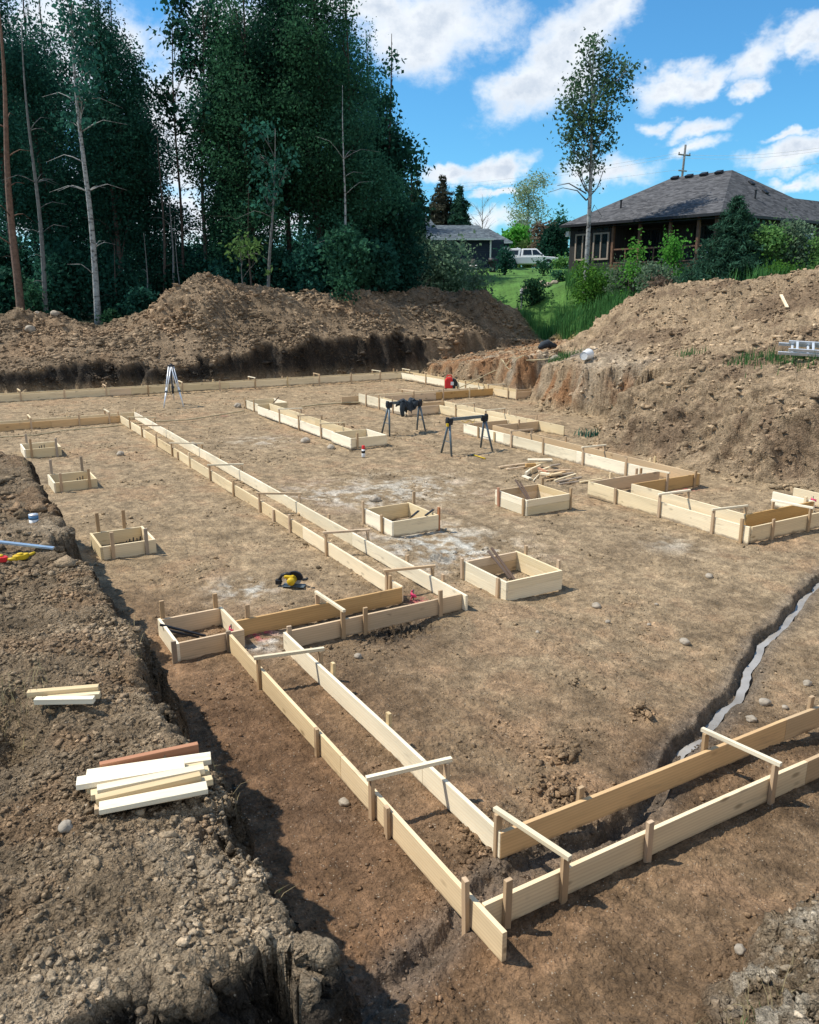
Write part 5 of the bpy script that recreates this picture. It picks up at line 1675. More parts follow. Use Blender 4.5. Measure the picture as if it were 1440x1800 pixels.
g_ = scatter(220000, (28, 52, 22, 48), lambda X, Y, z, t1, l: (l > .4) & (X * FW[0] + Y * FW[1] > 38) & (X * FW[0] + Y * FW[1] < 60) & (rng.random(len(X)) < sst(-.5, .5, fbm(X * .4, Y * .4, 3, 301)) * .55 + .05))
F_ = g_[:, 0] * FW[0] + g_[:, 1] * FW[1]; u_ = 720 + FPX * (g_[:, 0] * RT[0] + g_[:, 1] * RT[1]) / F_
g_ = g_[(F_ < 54) | (u_ > 985)]
blades('tall_grass', g_, .85, .022, 'grass', None, None, 'stuff')
cl = []
for (px, py, z, r, n) in [(1385, 655, 2.1, .8, 240), (1300, 660, 2.0, .5, 60), (985, 632, 1.6, .6, 260), (1215, 640, 2, .4, 60), (1330, 650, 2.1, .5, 80), (1420, 650, 2.2, .5, 120)]:
    X, Y = onz(px, py, z)
    q = rng.normal(size=(n, 2)) * r * .6 + np.array([X, Y])
    zz, _, _ = terrain(q[:, 0], q[:, 1]); cl.append(np.stack([q[:, 0], q[:, 1], zz - .01], 1))
blades('grass_tufts', np.concatenate(cl), .28, .012, 'grass', None, None, 'stuff')
for (px, py, z, r, n, m, h, l) in [(570, 1610, 1.45, .09, 70, 'grass', .13, 'green grass tuft on the lower corner of the left bank'), (1320, 1735, .7, .16, 120, 'drygrass', .16, 'dry grass tuft at the lower right corner'), (1335, 1748, .7, .08, 50, 'grass', .12, 'green grass tuft at the lower right corner'),
                                (385, 1320, 1.5, .05, 50, 'grass', .10, 'small grass tuft right of the stacked stakes'), (388, 1365, 1.5, .06, 70, 'drygrass', .09, 'dry tuft at the right end of the stacked stakes'), (25, 1300, 1.35, .16, 120, 'drygrass', .16, 'dry roots in the dark hollow at the left edge'),
                                (285, 1180, 1.5, .12, 60, 'drygrass', .10, 'dry grass hanging over the notch in the left bank'), (1010, 828 - 20, -.05, .2, 60, 'leaf_dark', .25, 'dark weed at the foot of the right slope')]:
    if px == 1010: px, py = 1042, 765
    X, Y = onz(px, py, z)
    q = rng.normal(size=(n, 2)) * r + np.array([X, Y]); zz, _, _ = terrain(q[:, 0], q[:, 1])
    loose = r > .1
    o = blades('loose_grass' if loose else 'grass_tuft', np.stack([q[:, 0] - X, q[:, 1] - Y, zz - .01], 1), h, .003 if h < .2 else .02, m, None if loose else l, None if loose else 'grass tuft', 'stuff' if loose else None, 1.1, (X, Y, 0))

# root hairs hanging out of the bank crest
cr = []
for k in range(260):
    y = random.uniform(2.85, 15.5); cr.append((1.22 + random.uniform(-.05, .12), y))
q = np.array(cr); zz, _, _ = terrain(q[:, 0], q[:, 1])
blades('roots', np.stack([q[:, 0], q[:, 1], zz], 1), .10, .0025, 'drygrass', None, None, 'stuff', 1.6)

# ---------------------------------------------------------------- crumbled soil
def ico():
    t = (1 + 5 ** .5) / 2
    V = np.array([(-1, t, 0), (1, t, 0), (-1, -t, 0), (1, -t, 0), (0, -1, t), (0, 1, t), (0, -1, -t), (0, 1, -t), (t, 0, -1), (t, 0, 1), (-t, 0, -1), (-t, 0, 1)]) / math.hypot(1, t)
    F = np.array([(0, 11, 5), (0, 5, 1), (0, 1, 7), (0, 7, 10), (0, 10, 11), (1, 5, 9), (5, 11, 4), (11, 10, 2), (10, 7, 6), (7, 1, 8), (3, 9, 4), (3, 4, 2), (3, 2, 6), (3, 6, 8), (3, 8, 9), (4, 9, 5), (2, 4, 11), (6, 2, 10), (8, 6, 7), (9, 8, 1)])
    return V, F


def clods(name, X, Y, rad, bright, m='clod'):
    n = len(X); X0, Y0 = X, Y
    X, Y, z, zb_, t1, lawn, cut = surface(X0, Y0)
    C = soil_color(X0, Y0, zb_, t1, lawn, cut) * bright[:, None]
    V0, F0 = ico()
    k = 1 + .42 * rng.normal(size=(n, 12, 1))
    sc = np.stack([1 + .3 * rng.normal(size=n), 1 + .3 * rng.normal(size=n), .62 + .15 * rng.normal(size=n)], 1)[:, None, :]
    a = rng.random(n) * 6.28; ca, sa = np.cos(a), np.sin(a)
    V = V0[None] * np.clip(k, .35, 1.7) * np.clip(sc, .4, 1.7) * rad[:, None, None]
    x = V[..., 0] * ca[:, None] - V[..., 1] * sa[:, None]; y = V[..., 0] * sa[:, None] + V[..., 1] * ca[:, None]
    V = np.stack([x + X[:, None], y + Y[:, None], V[..., 2] + z[:, None] + rad[:, None] * .22], -1).reshape(-1, 3)
    F = (F0[None] + (np.arange(n) * 12)[:, None, None]).reshape(-1, 3)
    o = mesh_np(name, V, F, M[m], None, None, np.repeat(C, 12, 0))
    return tag(o, None, None, None, 'stuff')


def sample(n, box, cond):
    X = rng.uniform(box[0], box[1], n); Y = rng.uniform(box[2], box[3], n)
    z, t1, lawn = terrain(X, Y, False)
    p = cond(X, Y, z, t1, lawn)
    k = rng.random(n) < p
    return X[k], Y[k]


def lg(n, mean, sd, hi): return np.minimum(mean * np.exp(sd * rng.normal(size=n)), hi)


dens = lambda X, Y, s, f=1.2: sst(-.3, .7, fbm(X * f, Y * f, 3, s))
# near left bank and front bank
X, Y = sample(150000, (-1.5, 3, 2.5, 9), lambda X, Y, z, t, l: (t > .02) * (X < 1.6) * (.15 + .85 * dens(X, Y, 401, 1.6)) * (.55 + .45 * sst(.7, 1.15, X)))
clods('soil_clods', X, Y, lg(len(X), .0066, .60, .027), np.exp(.20 * rng.normal(size=len(X))))
X, Y = sample(30000, (-6, 1.6, 8, 20), lambda X, Y, z, t, l: (t > .02) * dens(X, Y, 405))
clods('soil_clods', X, Y, lg(len(X), .017, .6, .09), np.exp(.18 * rng.normal(size=len(X))))
# pit floor crumbs
X, Y = sample(90000, (1.2, 9, 2.6, 14), lambda X, Y, z, t, l: (t < 0) * (.05 + .95 * dens(X, Y, 411, .8) ** 2) * np.exp(-np.hypot(X, Y) / 9))
clods('soil_crumbs', X, Y, lg(len(X), .0062, .55, .022), np.exp(.30 * rng.normal(size=len(X)) - .02))
X, Y = sample(44000, (1.2, 24, 8, 38), lambda X, Y, z, t, l: (t < 0) * dens(X, Y, 415, .6) ** 2)
clods('soil_crumbs', X, Y, lg(len(X), .012, .55, .045), np.exp(.30 * rng.normal(size=len(X)) - .02))
X, Y = sample(32000, (1.5, 18, 1.2, 4), lambda X, Y, z, t, l: (t > -.3) * (.25 + .75 * dens(X, Y, 417, 1.6)))
clods('soil_clods', X, Y, lg(len(X), .010, .6, .032), np.exp(.2 * rng.normal(size=len(X)) + .15))
# foot of the banks, heaps
X, Y = sample(80000, (14, 33, 3, 39), lambda X, Y, z, t, l: (t > -.4) * (l < .4) * (.12 + .88 * dens(X, Y, 421, .7)) * (X * RT[0] + Y * RT[1] > -4))
clods('soil_clods', X, Y, lg(len(X), .026, .62, .14), np.exp(.22 * rng.normal(size=len(X))))
X, Y = sample(95000, (-4, 34, 38.5, 46.5), lambda X, Y, z, t, l: (t > -.2) * (l < .4) * (.12 + .88 * dens(X, Y, 425, .7)))
clods('soil_clods', X, Y, lg(len(X), .033, .62, .17), np.exp(.22 * rng.normal(size=len(X))))
# heaps of crumbs at a few spots on the floor
XX = []; YY = []; RR_ = []
for (px, py, r, n, s) in [(980, 1330, .14, 150, .016), (985, 1392, .26, 260, .014), (1125, 1258, .10, 90, .014), (690, 1108, .30, 200, .012), (860, 1490, .16, 160, .012), (840, 1470, .3, 200, .010), (905, 1020, .18, 60, .03), (880, 770, .5, 50, .03), (1010, 1205, .3, 60, .01)]:
    bx, by = onz(px, py, 0); q = rng.normal(size=(n, 2)) * r * .6
    XX += list(bx + q[:, 0]); YY += list(by + q[:, 1]); RR_ += list(lg(n, s, .5, .05))
clods('soil_crumbs', np.array(XX), np.array(YY), np.array(RR_), np.exp(.25 * rng.normal(size=len(XX))))

# ---------------------------------------------------------------- dark house on the right
HX, HY = lf(17.9, 50.0)                 # the eave corner nearest the viewer
fdir = RT * -7.45 + FW * 10.0; fdir = fdir / np.linalg.norm(fdir)   # along the porch front, away to the left
hrot = math.atan2(-fdir[1], -fdir[0])   # local +x runs to the near corner, local -y faces the pit
EZ = 8.68; BZ = 4.2
# local frame: x from -12.5 (left corner) to 0 (near corner), y from 0 (front) to 15 (back)
house = empty('bungalow', (HX, HY, 0), hrot, 'dark board and batten bungalow with a hipped shingle roof and a covered porch', 'house')
OV = .5
FL = 5.95                                # porch floor


def part(mb, name, m, par=None, bevel=0.): return mb.build(name, M[m], par or house, bevel)


WX0, WX1 = -12.0, -.6
part(MB().box((-10.2, .5 + .1, (BZ + EZ) / 2 - .05), (3.6, .2, EZ - BZ - .1)), 'front_wall', 'boardbatten')
part(MB().box((-8.45, 1.75, (BZ + EZ) / 2 - .05), (.2, 2.1, EZ - BZ - .1)), 'porch_side_wall', 'boardbatten')
part(MB().box((-11.9, 8.0, (BZ + EZ) / 2 - .05), (.2, 14.6, EZ - BZ - .1)), 'side_wall', 'boardbatten')
part(MB().box((-4.4, 2.9, (BZ + EZ) / 2 - .05), (8.0, .2, EZ - BZ - .1)), 'porch_back_wall', 'boardbatten')
part(MB().box((-.5, 21.4, (BZ + EZ) / 2 - .05), (.2, 37.2, EZ - BZ - .1)), 'side_wall', 'boardbatten')
# porch floor, posts, rails
dk = part(MB().box((-4.35, 1.65, FL - .1), (7.9, 2.5, .2)), 'porch_floor', 'deck')
part(MB().box((-4.35, .42, FL - .16), (7.9, .06, .34)), 'fascia', 'deck', dk)
for x in (-8.2, -6.05, -3.75, -1.75, -.55):
    part(MB().box((x, .52, (FL + EZ) / 2 - .05), (.17, .17, EZ - FL - .12)), 'post', 'post')
    part(MB().box((x + .02, .56, (BZ + FL - .2) / 2), (.15, .15, FL - .2 - BZ)), 'lower_post', 'post')
for x0, x1 in ((-8.1, -6.15), (-5.95, -3.85), (-3.65, -1.85), (-1.65, -.65)):
    b = MB().box(((x0 + x1) / 2, .52, FL + .98), (x1 - x0, .07, .09)); b.box(((x0 + x1) / 2, .52, FL + .14), (x1 - x0, .05, .07)); b.box(((x0 + x1) / 2, .52, FL + .55), (.07, .06, .8))
    part(b, 'railing', 'post')


def window(x, y, z, w, h, panes=2, par=None, rot=0., fm='trim', name='window'):
    """framed window on a -y facing wall, glass a part of the frame"""
    b = MB(); f = .11
    b.box((x, y, z + h / 2 - f / 2), (w, .09, f)); b.box((x, y, z - h / 2 + f / 2), (w, .09, f))
    for k in range(panes + 1):
        xx = x - w / 2 + f / 2 + (w - f) * k / panes
        b.box((xx, y, z), (f * (1 if k in (0, panes) else .8), .088, h - 2 * f - .004))
    o = part(b, name, fm, par)
    MB().box((x, y + .03, z), (w - .05, .02, h - .05)).build('glass', M['glass'], o)
    return o


window(-10.75, .45, 7.18, 1.35, 1.75); window(-9.15, .45, 7.18, 1.35, 1.75)
window(-10.75, .47, 8.28, 1.3, .34, 2, None, 0, 'boardbatten', 'transom'); window(-9.15, .47, 8.28, 1.3, .34, 2, None, 0, 'boardbatten', 'transom')
window(-10.9, .45, 4.9, 1.1, 1.1, 1, None, 0, 'whitetrim')
window(-6.9, 2.75, 7.2, 1.6, 2.2, 2, None, 0, 'boardbatten', 'patio_door'); window(-2.9, 2.75, 7.2, 1.6, 2.2, 2, None, 0, 'boardbatten', 'patio_door')
def side_window(y, z, w, h):
    b = MB(); f = .1
    b.box((-.37, y, z + h / 2 - f / 2), (.09, w, f)); b.box((-.37, y, z - h / 2 + f / 2), (.09, w, f))
    for yy in (y - w / 2 + f / 2, y + w / 2 - f / 2): b.box((-.37, yy, z), (.088, f, h - 2 * f - .004))
    o = part(b, 'window', 'whitetrim'); MB().box((-.39, y, z), (.02, w - .05, h - .05)).build('glass', M['glass'], o)


side_window(6.2, 7.3, .9, 1.2); side_window(10.5, 7.3, 1.2, 1.3)
for x in (-3.0, -1.1):
    d = part(MB().box((x, 2.77, 5.0 - .2), (1.3, .05, 1.7)), 'basement_door', 'concrete')
part(MB().box((-12.1, .45, 8.1), (.26, .26, .34), None), 'wall_lamp', 'whitetrim')
# main roof: eave rectangle, ridge set back
z0, z1 = EZ, 12.0
e = [(-12.47, 0, z0), (0, 0, z0), (0, 15.2, z0), (-12.47, 15.2, z0)]
r0, r1 = (-9.1, 7.6, z1), (-4.5, 7.6, z1)
th = .16


def slab(b, pts):
    """roof plane with thickness"""
    k = len(b.v); n = len(pts)
    for p in pts: b.v.append(Vector(p))
    for p in pts: b.v.append(Vector(p) - Vector((0, 0, th)))
    b.f.append(tuple(range(k, k + n))); b.f.append(tuple(range(k + 2 * n - 1, k + n - 1, -1)))
    for i in range(n): b.f.append((k + i, k + n + i, k + n + (i + 1) % n, k + (i + 1) % n))


b = MB(); slab(b, [e[0], e[1], r1, r0]); slab(b, [e[1], e[2], r1]); slab(b, [e[2], e[3], r0, r1]); slab(b, [e[3], e[0], r0])
roof = part(b, 'roof', 'roof')
b = MB(); wr = 10.3
slab(b, [(0, 15.2, EZ), (0, 40, EZ), (-2.2, 40, wr), (-2.2, 11.5, wr)]); slab(b, [(-2.21, 11.5, wr), (-2.21, 40, wr), (-4.4, 40, EZ), (-4.4, 15.3, EZ)])
part(b, 'wing_roof', 'roof')
b = MB(); b.box((-6.23, -.06, EZ - .10), (12.5, .12, .15)); part(b, 'gutter', 'blackpl', roof)
b = MB(); b.box((.06, 20, EZ - .10), (.12, 40, .15)); part(b, 'gutter', 'blackpl', roof)
part(MB().box((-6.2, 1.6, EZ - .28), (12.0, 2.9, .04)), 'soffit', 'blackpl', roof)
for k in range(4):
    x = -8.6 + k * 1.15
    b = MB().box((x, 7.1, z1 - .10), (.5, .36, .16), Matrix.Rotation(.4, 3, 'X')); part(b, 'roof_vent', 'blackpl', roof, .02)
for x, y in ((-3.2, 7.9), (-2.4, 8.3)):
    part(MB().box((x, y, z1 - (x + 4.5) * .74 + .06), (.36, .4, .14), Matrix.Rotation(.63, 3, 'Y')), 'roof_vent', 'blackpl', roof, .02)
for x, y in ((-9.2, 2.3), (-1.65, 6.0)):
    zz = z0 + (z1 - z0) * y / 7.6 if x < -4.5 else z1 - (x + 4.5) / 4.5 * (z1 - z0)
    b = MB().lathe((x, y, zz - .1), [(.06, 0), (.06, .55), (.09, .56), (.09, .62)], 10); part(b, 'vent_pipe', 'blackpl', roof)
# white folding chair on the porch
a = Matrix.Rotation(hrot, 4, 'Z') @ Vector((-1.45, 1.1, 0)); p = Vector((HX + a.x, HY + a.y, FL))
t = empty('chair', p, hrot, 'white chair on the porch of the dark house', 'chair')
MB().box((0, 0, .45), (.5, .5, .05)).build('seat', M['whitepl'], t, .01)
MB().box((0, .25, .75), (.5, .05, .5), Matrix.Rotation(-.2, 3, 'X')).build('backrest', M['whitepl'], t, .01)
for sx in (-.21, .21):
    for sy in (-.2, .2): MB().box((sx, sy, .21), (.04, .04, .42)).build('leg', M['whitepl'], t)

# ---------------------------------------------------------------- navy house in the distance
F2_ = 80.0; hx, hy = lf(9.3, F2_)
h2 = empty('navy_house', (hx, hy, 0), -HEAD, 'low house with navy siding, white gutters and a grey roof left of the pickup', 'house')
B2z, E2z = 5.6, 8.88
MB().box((-5.7, .3 + 4, (B2z + E2z) / 2), (10.4, 8, E2z - B2z)).build('wall', M['navy'], h2)
MB().box((-.35 - .1, 1.5 + 3.6, (B2z + E2z) / 2 - .1), (1.2, 7.0, E2z - B2z - .2)).build('side_wall', M['navy'], h2)
th = .14
b = MB(); slab(b, [(-11.2, -.1, E2z + .12), (-1.6, -.1, E2z + .12), (-2.6, 4.3, 10.45), (-11.2, 4.3, 10.45)]); slab(b, [(-1.6, -.1, E2z + .12), (-1.6, 8.8, E2z + .12), (-2.6, 4.3, 10.45)]); slab(b, [(-11.2, 4.31, 10.45), (-2.6, 4.31, 10.45), (-1.6, 8.8, E2z + .1), (-11.2, 8.8, E2z + .1)])
rf = b.build('roof', M['roof2'], h2)
b = MB(); slab(b, [(-2.4, 1.2, E2z - .1), (.35, 1.2, E2z - .1), (-1.5, 5.2, 10.2), (-2.4, 5.2, 10.2)]); slab(b, [(.35, 1.2, E2z - .1), (.35, 9, E2z - .1), (-1.5, 5.2, 10.2)])
b.build('lower_roof', M['roof2'], h2)
b = MB(); slab(b, [(-16.5, 1.0, E2z + .4), (-6.2, 1.0, E2z + .4), (-7.6, 5.6, 11.55), (-16.5, 5.6, 11.55)]); slab(b, [(-6.2, 1.0, E2z + .4), (-6.2, 9.8, E2z + .4), (-7.6, 5.6, 11.55)])
b.build('upper_roof', M['roof2'], h2)
MB().box((-13.8, 6.2, 7.6), (5.6, 7.0, 3.4)).build('rear_wall', M['navy'], h2)
MB().box((-6.4, -.17, E2z + .02), (9.8, .12, .16)).build('gutter', M['whitetrim'], rf)
MB().box((-.6, 1.12, E2z - .2), (2.0, .12, .16)).build('gutter', M['whitetrim'], rf)
MB().box((-1.75, .22, (6.3 + E2z) / 2), (.14, .12, E2z - 6.3)).build('downspout', M['whitetrim'], h2)
d = MB().box((-.28, 1.40, 7.3), (.95, .1, 2.0)).build('door', M['whitetrim'], h2, .01)
MB().box((.05, 1.33, 7.2), (.06, .06, .16)).build('handle', M['darkmetal'], d)
MB().box((-8.2, 2.0, 9.75 + .3), (.36, .3, .55)).build('roof_vent', M['whitetrim'], rf)
# deck at its left
X, Y = ground_at(716, 70)
dk2 = empty('raised_deck', (X, Y, 0), -HEAD, 'small raised wooden deck with a white railing at the edge of the stand', 'deck')
zd = atF(716, 462, 70)[2]
MB().box((0, 1, zd - .1), (3.6, 2.2, .18)).build('floor', M['deck'], dk2)
for x in (-1.5, 0, 1.5):
    MB().box((x, .2, zd / 2 + 1.4), (.16, .16, zd - 2.9)).build('support_post', M['deck'], dk2)
    MB().box((x, 0, zd + .45), (.09, .09, .9)).build('rail_post', M['whitetrim'], dk2)
MB().box((0, 0, zd + .93), (3.4, .10, .07)).build('handrail', M['whitetrim'], dk2)
for k in range(15): MB().box((-1.6 + k * .23, .03, zd + .45), (.035, .035, .8)).build('baluster', M['whitetrim'], dk2)
# patio things by the door
X, Y = ground_at(846, 77)
zq = gz(X, Y)
for k, (dx, l) in enumerate([(-.95, 'left of two white garden chairs on the patio of the navy house'), (-.2, 'right of two white garden chairs on the patio of the navy house')]):
    t = empty('garden_chair', (X + RT[0] * (dx - .6), Y + RT[1] * (dx - .6), zq), -HEAD + .3, l, 'chair', 'white garden chairs')
    MB().box((0, 0, .42), (.65, .6, .06)).build('seat', M['whitetrim'], t)
    MB().box((0, .32, .8), (.65, .06, .8), Matrix.Rotation(-.25, 3, 'X')).build('backrest', M['trim'], t)
    for sx in (-.28, .28):
        MB().box((sx, 0, .62), (.07, .7, .05)).build('armrest', M['whitetrim'], t)
        for sy in (-.25, .25): MB().box((sx, sy, .2), (.06, .06, .4)).build('leg', M['whitetrim'], t)
t = empty('barbecue', (X + RT[0] * 1.0, Y + RT[1] * 1.0, zq), -HEAD, 'dark covered barbecue beside the white door of the navy house', 'barbecue')
MB().box((0, 0, .45), (.55, .5, .8)).build('cabinet', M['blackpl'], t, .03)
b = MB(); b.tube([(-.38, 0, 1.0), (.38, 0, 1.0)], .28, 14); b.build('hood', M['blackpl'], t, 0, True)
MB().box((-.55, 0, .9), (.35, .4, .05)).build('side_shelf', M['blackpl'], t)
X2, Y2 = ground_at(1062 / 4.5 + 680 + 2, 56)
zq2 = gz(X2, Y2)
t = empty('garden_lantern', (X2, Y2, zq2), 0, 'small grey garden lantern on a post in the lawn', 'lantern')
MB().lathe((0, 0, -.1), [(.06, 0), (.05, .9)], 8).build('post', M['concrete'], t)
MB().lathe((0, 0, .8), [(.04, 0), (.13, .06), (.12, .3), (.16, .32), (.03, .48)], 10).build('lamp_head', M['concrete'], t)
for px, F, r, l in [(928, 60, .45, 'large brown boulder on the lawn edge'), (952, 62, .30, 'grey boulder in the rock garden by the house corner'), (962, 60, .35, 'pale boulder in the rock garden by the house corner'), (975, 61, .28, 'small boulder nearest the house corner')]:
    X, Y = ground_at(px, F); o = label_stone(720, 900, r, l); o.location = (X, Y, gz(X, Y) + r * .3)


# ---------------------------------------------------------------- pickup
def pickup():
    X, Y = ground_at(931, 86); z = gz(X, Y)
    zs = atF(930, 472, 86)[2]
    fw = RT * .86 + FW * -.18; an = math.atan2(fw[1], fw[0])
    t = empty('pickup_truck', (X, Y, max(z, zs) - .02), an, 'white pickup with a white topper over its bed parked beyond the lawn', 'pickup')
    b = MB(); W = .98
    prof = [(-2.75, .55), (-2.75, 1.12), (-1.0, 1.14), (1.30, 1.16), (2.45, 1.08), (2.78, .95), (2.82, .55), (2.35, .45), (-2.2, .45)]
    b.prism(prof, 'y', -W, W); body = b.build('body', M['carpaint'], t, .06)
    b = MB(); n0 = len(b.v)
    lo = [(-.95, 1.14), (1.35, 1.16)]
    b.v += [Vector(p) for p in [(-.93, -.92, 1.15), (1.45, -.92, 1.15), (1.45, .92, 1.15), (-.93, .92, 1.15), (-.80, -.72, 1.90), (.62, -.72, 1.90), (.62, .72, 1.90), (-.80, .72, 1.90)]]
    b.f += [(3, 2, 1, 0), (4, 5, 6, 7), (0, 1, 5, 4), (1, 2, 6, 5), (2, 3, 7, 6), (3, 0, 4, 7)]
    b.build('cab', M['carpaint'], t, .06)
    b = MB()
    b.v += [Vector(p) for p in [(-2.74, -.94, 1.13), (-1.0, -.94, 1.13), (-1.0, .94, 1.13), (-2.74, .94, 1.13), (-2.45, -.76, 1.92), (-.95, -.76, 1.94), (-.95, .76, 1.94), (-2.45, .76, 1.92)]]
    b.f += [(3, 2, 1, 0), (4, 5, 6, 7), (0, 1, 5, 4), (1, 2, 6, 5), (2, 3, 7, 6), (3, 0, 4, 7)]
    b.build('topper', M['carpaint'], t, .05)

    def wall_quad(name, pts, par=None):
        bb = MB(); k = len(bb.v); c = sum((Vector(p) for p in pts), Vector()) / len(pts)
        nn = (Vector(pts[1]) - Vector(pts[0])).cross(Vector(pts[2]) - Vector(pts[0])).normalized()
        if nn.dot(c - Vector((0, 0, 1.2))) < 0: nn = -nn
        for s in (-.01, .014): bb.v += [Vector(p) + nn * s for p in pts]
        n = len(pts); bb.f += [tuple(range(n)), tuple(range(2 * n - 1, n - 1, -1))] + [(i, (i + 1) % n, n + (i + 1) % n, n + i) for i in range(n)]
        return bb.build(name, M['glass'], par or t)
    for s in (-1, 1):
        f = lambda x, zz: (x, s * (.92 - .2 * (zz - 1.15) / .75), zz)
        wall_quad('side_window', [f(-.70, 1.30), f(.18, 1.30), f(.10, 1.78), f(-.66, 1.78)]); wall_quad('side_window', [f(.28, 1.30), f(1.15, 1.30), f(.60, 1.78), f(.20, 1.78)])
        g = lambda x, zz: (x, s * (.94 - .18 * (zz - 1.13) / .8), zz)
        wall_quad('topper_window', [g(-2.45, 1.32), g(-1.2, 1.32), g(-1.15, 1.75), g(-2.35, 1.75)])
        MB().box((-2.72, s * .86, .95), (.10, .16, .40)).build('tail_light', M['redpl'], t, .02)
        MB().box((2.74, s * .78, .95), (.14, .30, .2)).build('headlight', M['alu'], t, .03)
        m = MB().box((1.18, s * 1.06, 1.28), (.14, .2, .18)).build('mirror', M['blackpl'], t, .03)
        for x in (-1.75, 1.80):
            w = MB(); w.tube([(x, s * .72, .40), (x, s * .99, .40)], .40, 22); o = w.build('wheel', M['rubber'], t, .02)
            MB().tube([(x, s * .985, .40), (x, s * 1.0, .40)], .24, 16).build('rim', M['alu'], o)
            ar = MB(); ar.prism([(x + .50 * math.cos(q), .40 + .50 * math.sin(q)) for q in np.linspace(0, math.pi, 14)], 'y', s * .975, s * .986)
            ar.build('wheel_arch', M['blackpl'], t)
        MB().box((.2, s * .985, .95), (.16, .02, .05)).build('door_handle', M['blackpl'], t)
    wall_quad('windscreen', [(1.38, -.78, 1.25), (1.38, .78, 1.25), (.72, .66, 1.84), (.72, -.66, 1.84)])
    wall_quad('rear_window', [(-2.66, -.7, 1.3), (-2.66, .7, 1.3), (-2.5, .6, 1.78), (-2.5, -.6, 1.78)])
    MB().box((-2.83, 0, .52), (.14, 1.8, .2)).build('bumper', M['alu'], t, .03); MB().box((2.86, 0, .52), (.14, 1.8, .24)).build('bumper', M['alu'], t, .03)
    for x in (-2.2, -1.3): MB().box((x, 0, 2.0), (.06, 1.5, .06)).build('roof_rack', M['whitetrim'], t)


pickup()

# ---------------------------------------------------------------- power line
p = place(1183, 120); top = atF(1187, 254, 120)
t = empty('utility_pole', p, -HEAD + .5, 'grey wooden utility pole rising behind the ridge of the dark house', 'utility pole')
hp = top[2] - p.z
MB().tube([(0, 0, -.5), (.0, 0, hp * .6), (.28, 0, hp)], [.2, .17, .14], 10).build('pole', M['greybark'], t, 0, True)
za = atF(1187, 272, 120)[2] - p.z; zb_ = atF(1187, 300, 120)[2] - p.z
a = MB().box((.2, 0, za), (2.2, .14, .18)).build('crossarm', M['greybark'], t)
MB().box((.1, 0, zb_), (1.5, .14, .16)).build('lower_crossarm', M['greybark'], t)
for x in (-.8, 1.2): MB().lathe((x, 0, za + .09), [(.06, 0), (.09, .1), (.05, .22)], 8).build('insulator', M['greybark'], a)
for k, (y0, yl, yr, l) in enumerate([(270, 330, 250, 'upper power line crossing the sky left of the utility pole'), (276, 336, 255, 'middle power line crossing the sky left of the utility pole'), (299, 338, 276, 'lower power line crossing the sky left of the utility pole')]):
    pts = []
    A_ = Vector(atF(700, yl, 165)); B_ = Vector(atF(1187, y0, 120)); C_ = Vector(atF(1500, yr, 96))
    for q0, q1 in ((A_, B_), (B_, C_)):
        for i in range(15):
            s = i / 14; v = q0.lerp(q1, s); v.z -= 4 * .7 * s * (1 - s); pts.append(v)
    o = MB().tube(pts, .013, 4).build('power_line', M['concrete']); tag(o, l, 'power line', 'power lines')

# ---------------------------------------------------------------- camera, sun and sky
cam = bpy.data.cameras.new('camera'); co = bpy.data.objects.new('camera', cam); COL.objects.link(co)
cam.sensor_fit = 'HORIZONTAL'; cam.sensor_width = 36; cam.lens = 36 * FPX / 1440; cam.clip_start = .05; cam.clip_end = 3000
co.location = (0, 0, HC); co.rotation_euler = (math.pi / 2 - PITCH, 0, -HEAD)
S.camera = co
SUN_EL = 55.0
sdir = -.985 * RT + .14 * FW; sdir = sdir / np.linalg.norm(sdir)
sv = Vector((sdir[0] * math.cos(R(SUN_EL)), sdir[1] * math.cos(R(SUN_EL)), math.sin(R(SUN_EL))))
sl = bpy.data.lights.new('sun', 'SUN'); sl.energy = 4.5; sl.angle = R(.6); sl.color = (1, .93, .82)
so = bpy.data.objects.new('sun', sl); COL.objects.link(so); so.rotation_euler = sv.to_track_quat('Z', 'Y').to_euler()

w = bpy.data.worlds.new('World'); S.world = w; w.use_nodes = True


class WT(NT):
    def __init__(s, t): s.t = t; s.n = t.nodes; s.b = None


t = WT(w.node_tree); bg = t.n['Background']
sky = t.add('ShaderNodeTexSky', sky_type='NISHITA'); sky.sun_disc = False
sky.sun_elevation = R(SUN_EL); sky.sun_rotation = math.atan2(sdir[0], sdir[1])
sky.air_density = 1.0; sky.dust_density = .4; sky.ozone_density = 2.0
gen = t.add('ShaderNodeTexCoord').outputs['Generated']
nv = t.add('ShaderNodeVectorMath', operation='NORMALIZE'); t.link(gen, nv.inputs[0])
sp = t.add('ShaderNodeSeparateXYZ'); t.link(nv.outputs[0], sp.inputs[0])
az = t.math('ARCTAN2', sp.outputs[0], sp.outputs[1]); el = t.math('ARCSINE', sp.outputs[2])
cb = t.add('ShaderNodeCombineXYZ'); t.link(az, cb.inputs[0]); t.link(t.math('MULTIPLY', el, 1.25), cb.inputs[1])
dn = t.noise(cb.outputs[0], 9, 6, .62, .25); dn2 = t.noise(cb.outputs[0], 26, 6, .65); dn3 = t.noise(cb.outputs[0], 5, 4, .55)
wv = t.add('ShaderNodeTexNoise'); t.link(cb.outputs[0], wv.inputs['Vector']); wv.inputs['Scale'].default_value = 11; wv.inputs['Detail'].default_value = 5; wv.inputs['Roughness'].default_value = .6
ws = t.add('ShaderNodeSeparateColor'); t.link(wv.outputs['Color'], ws.inputs[0])
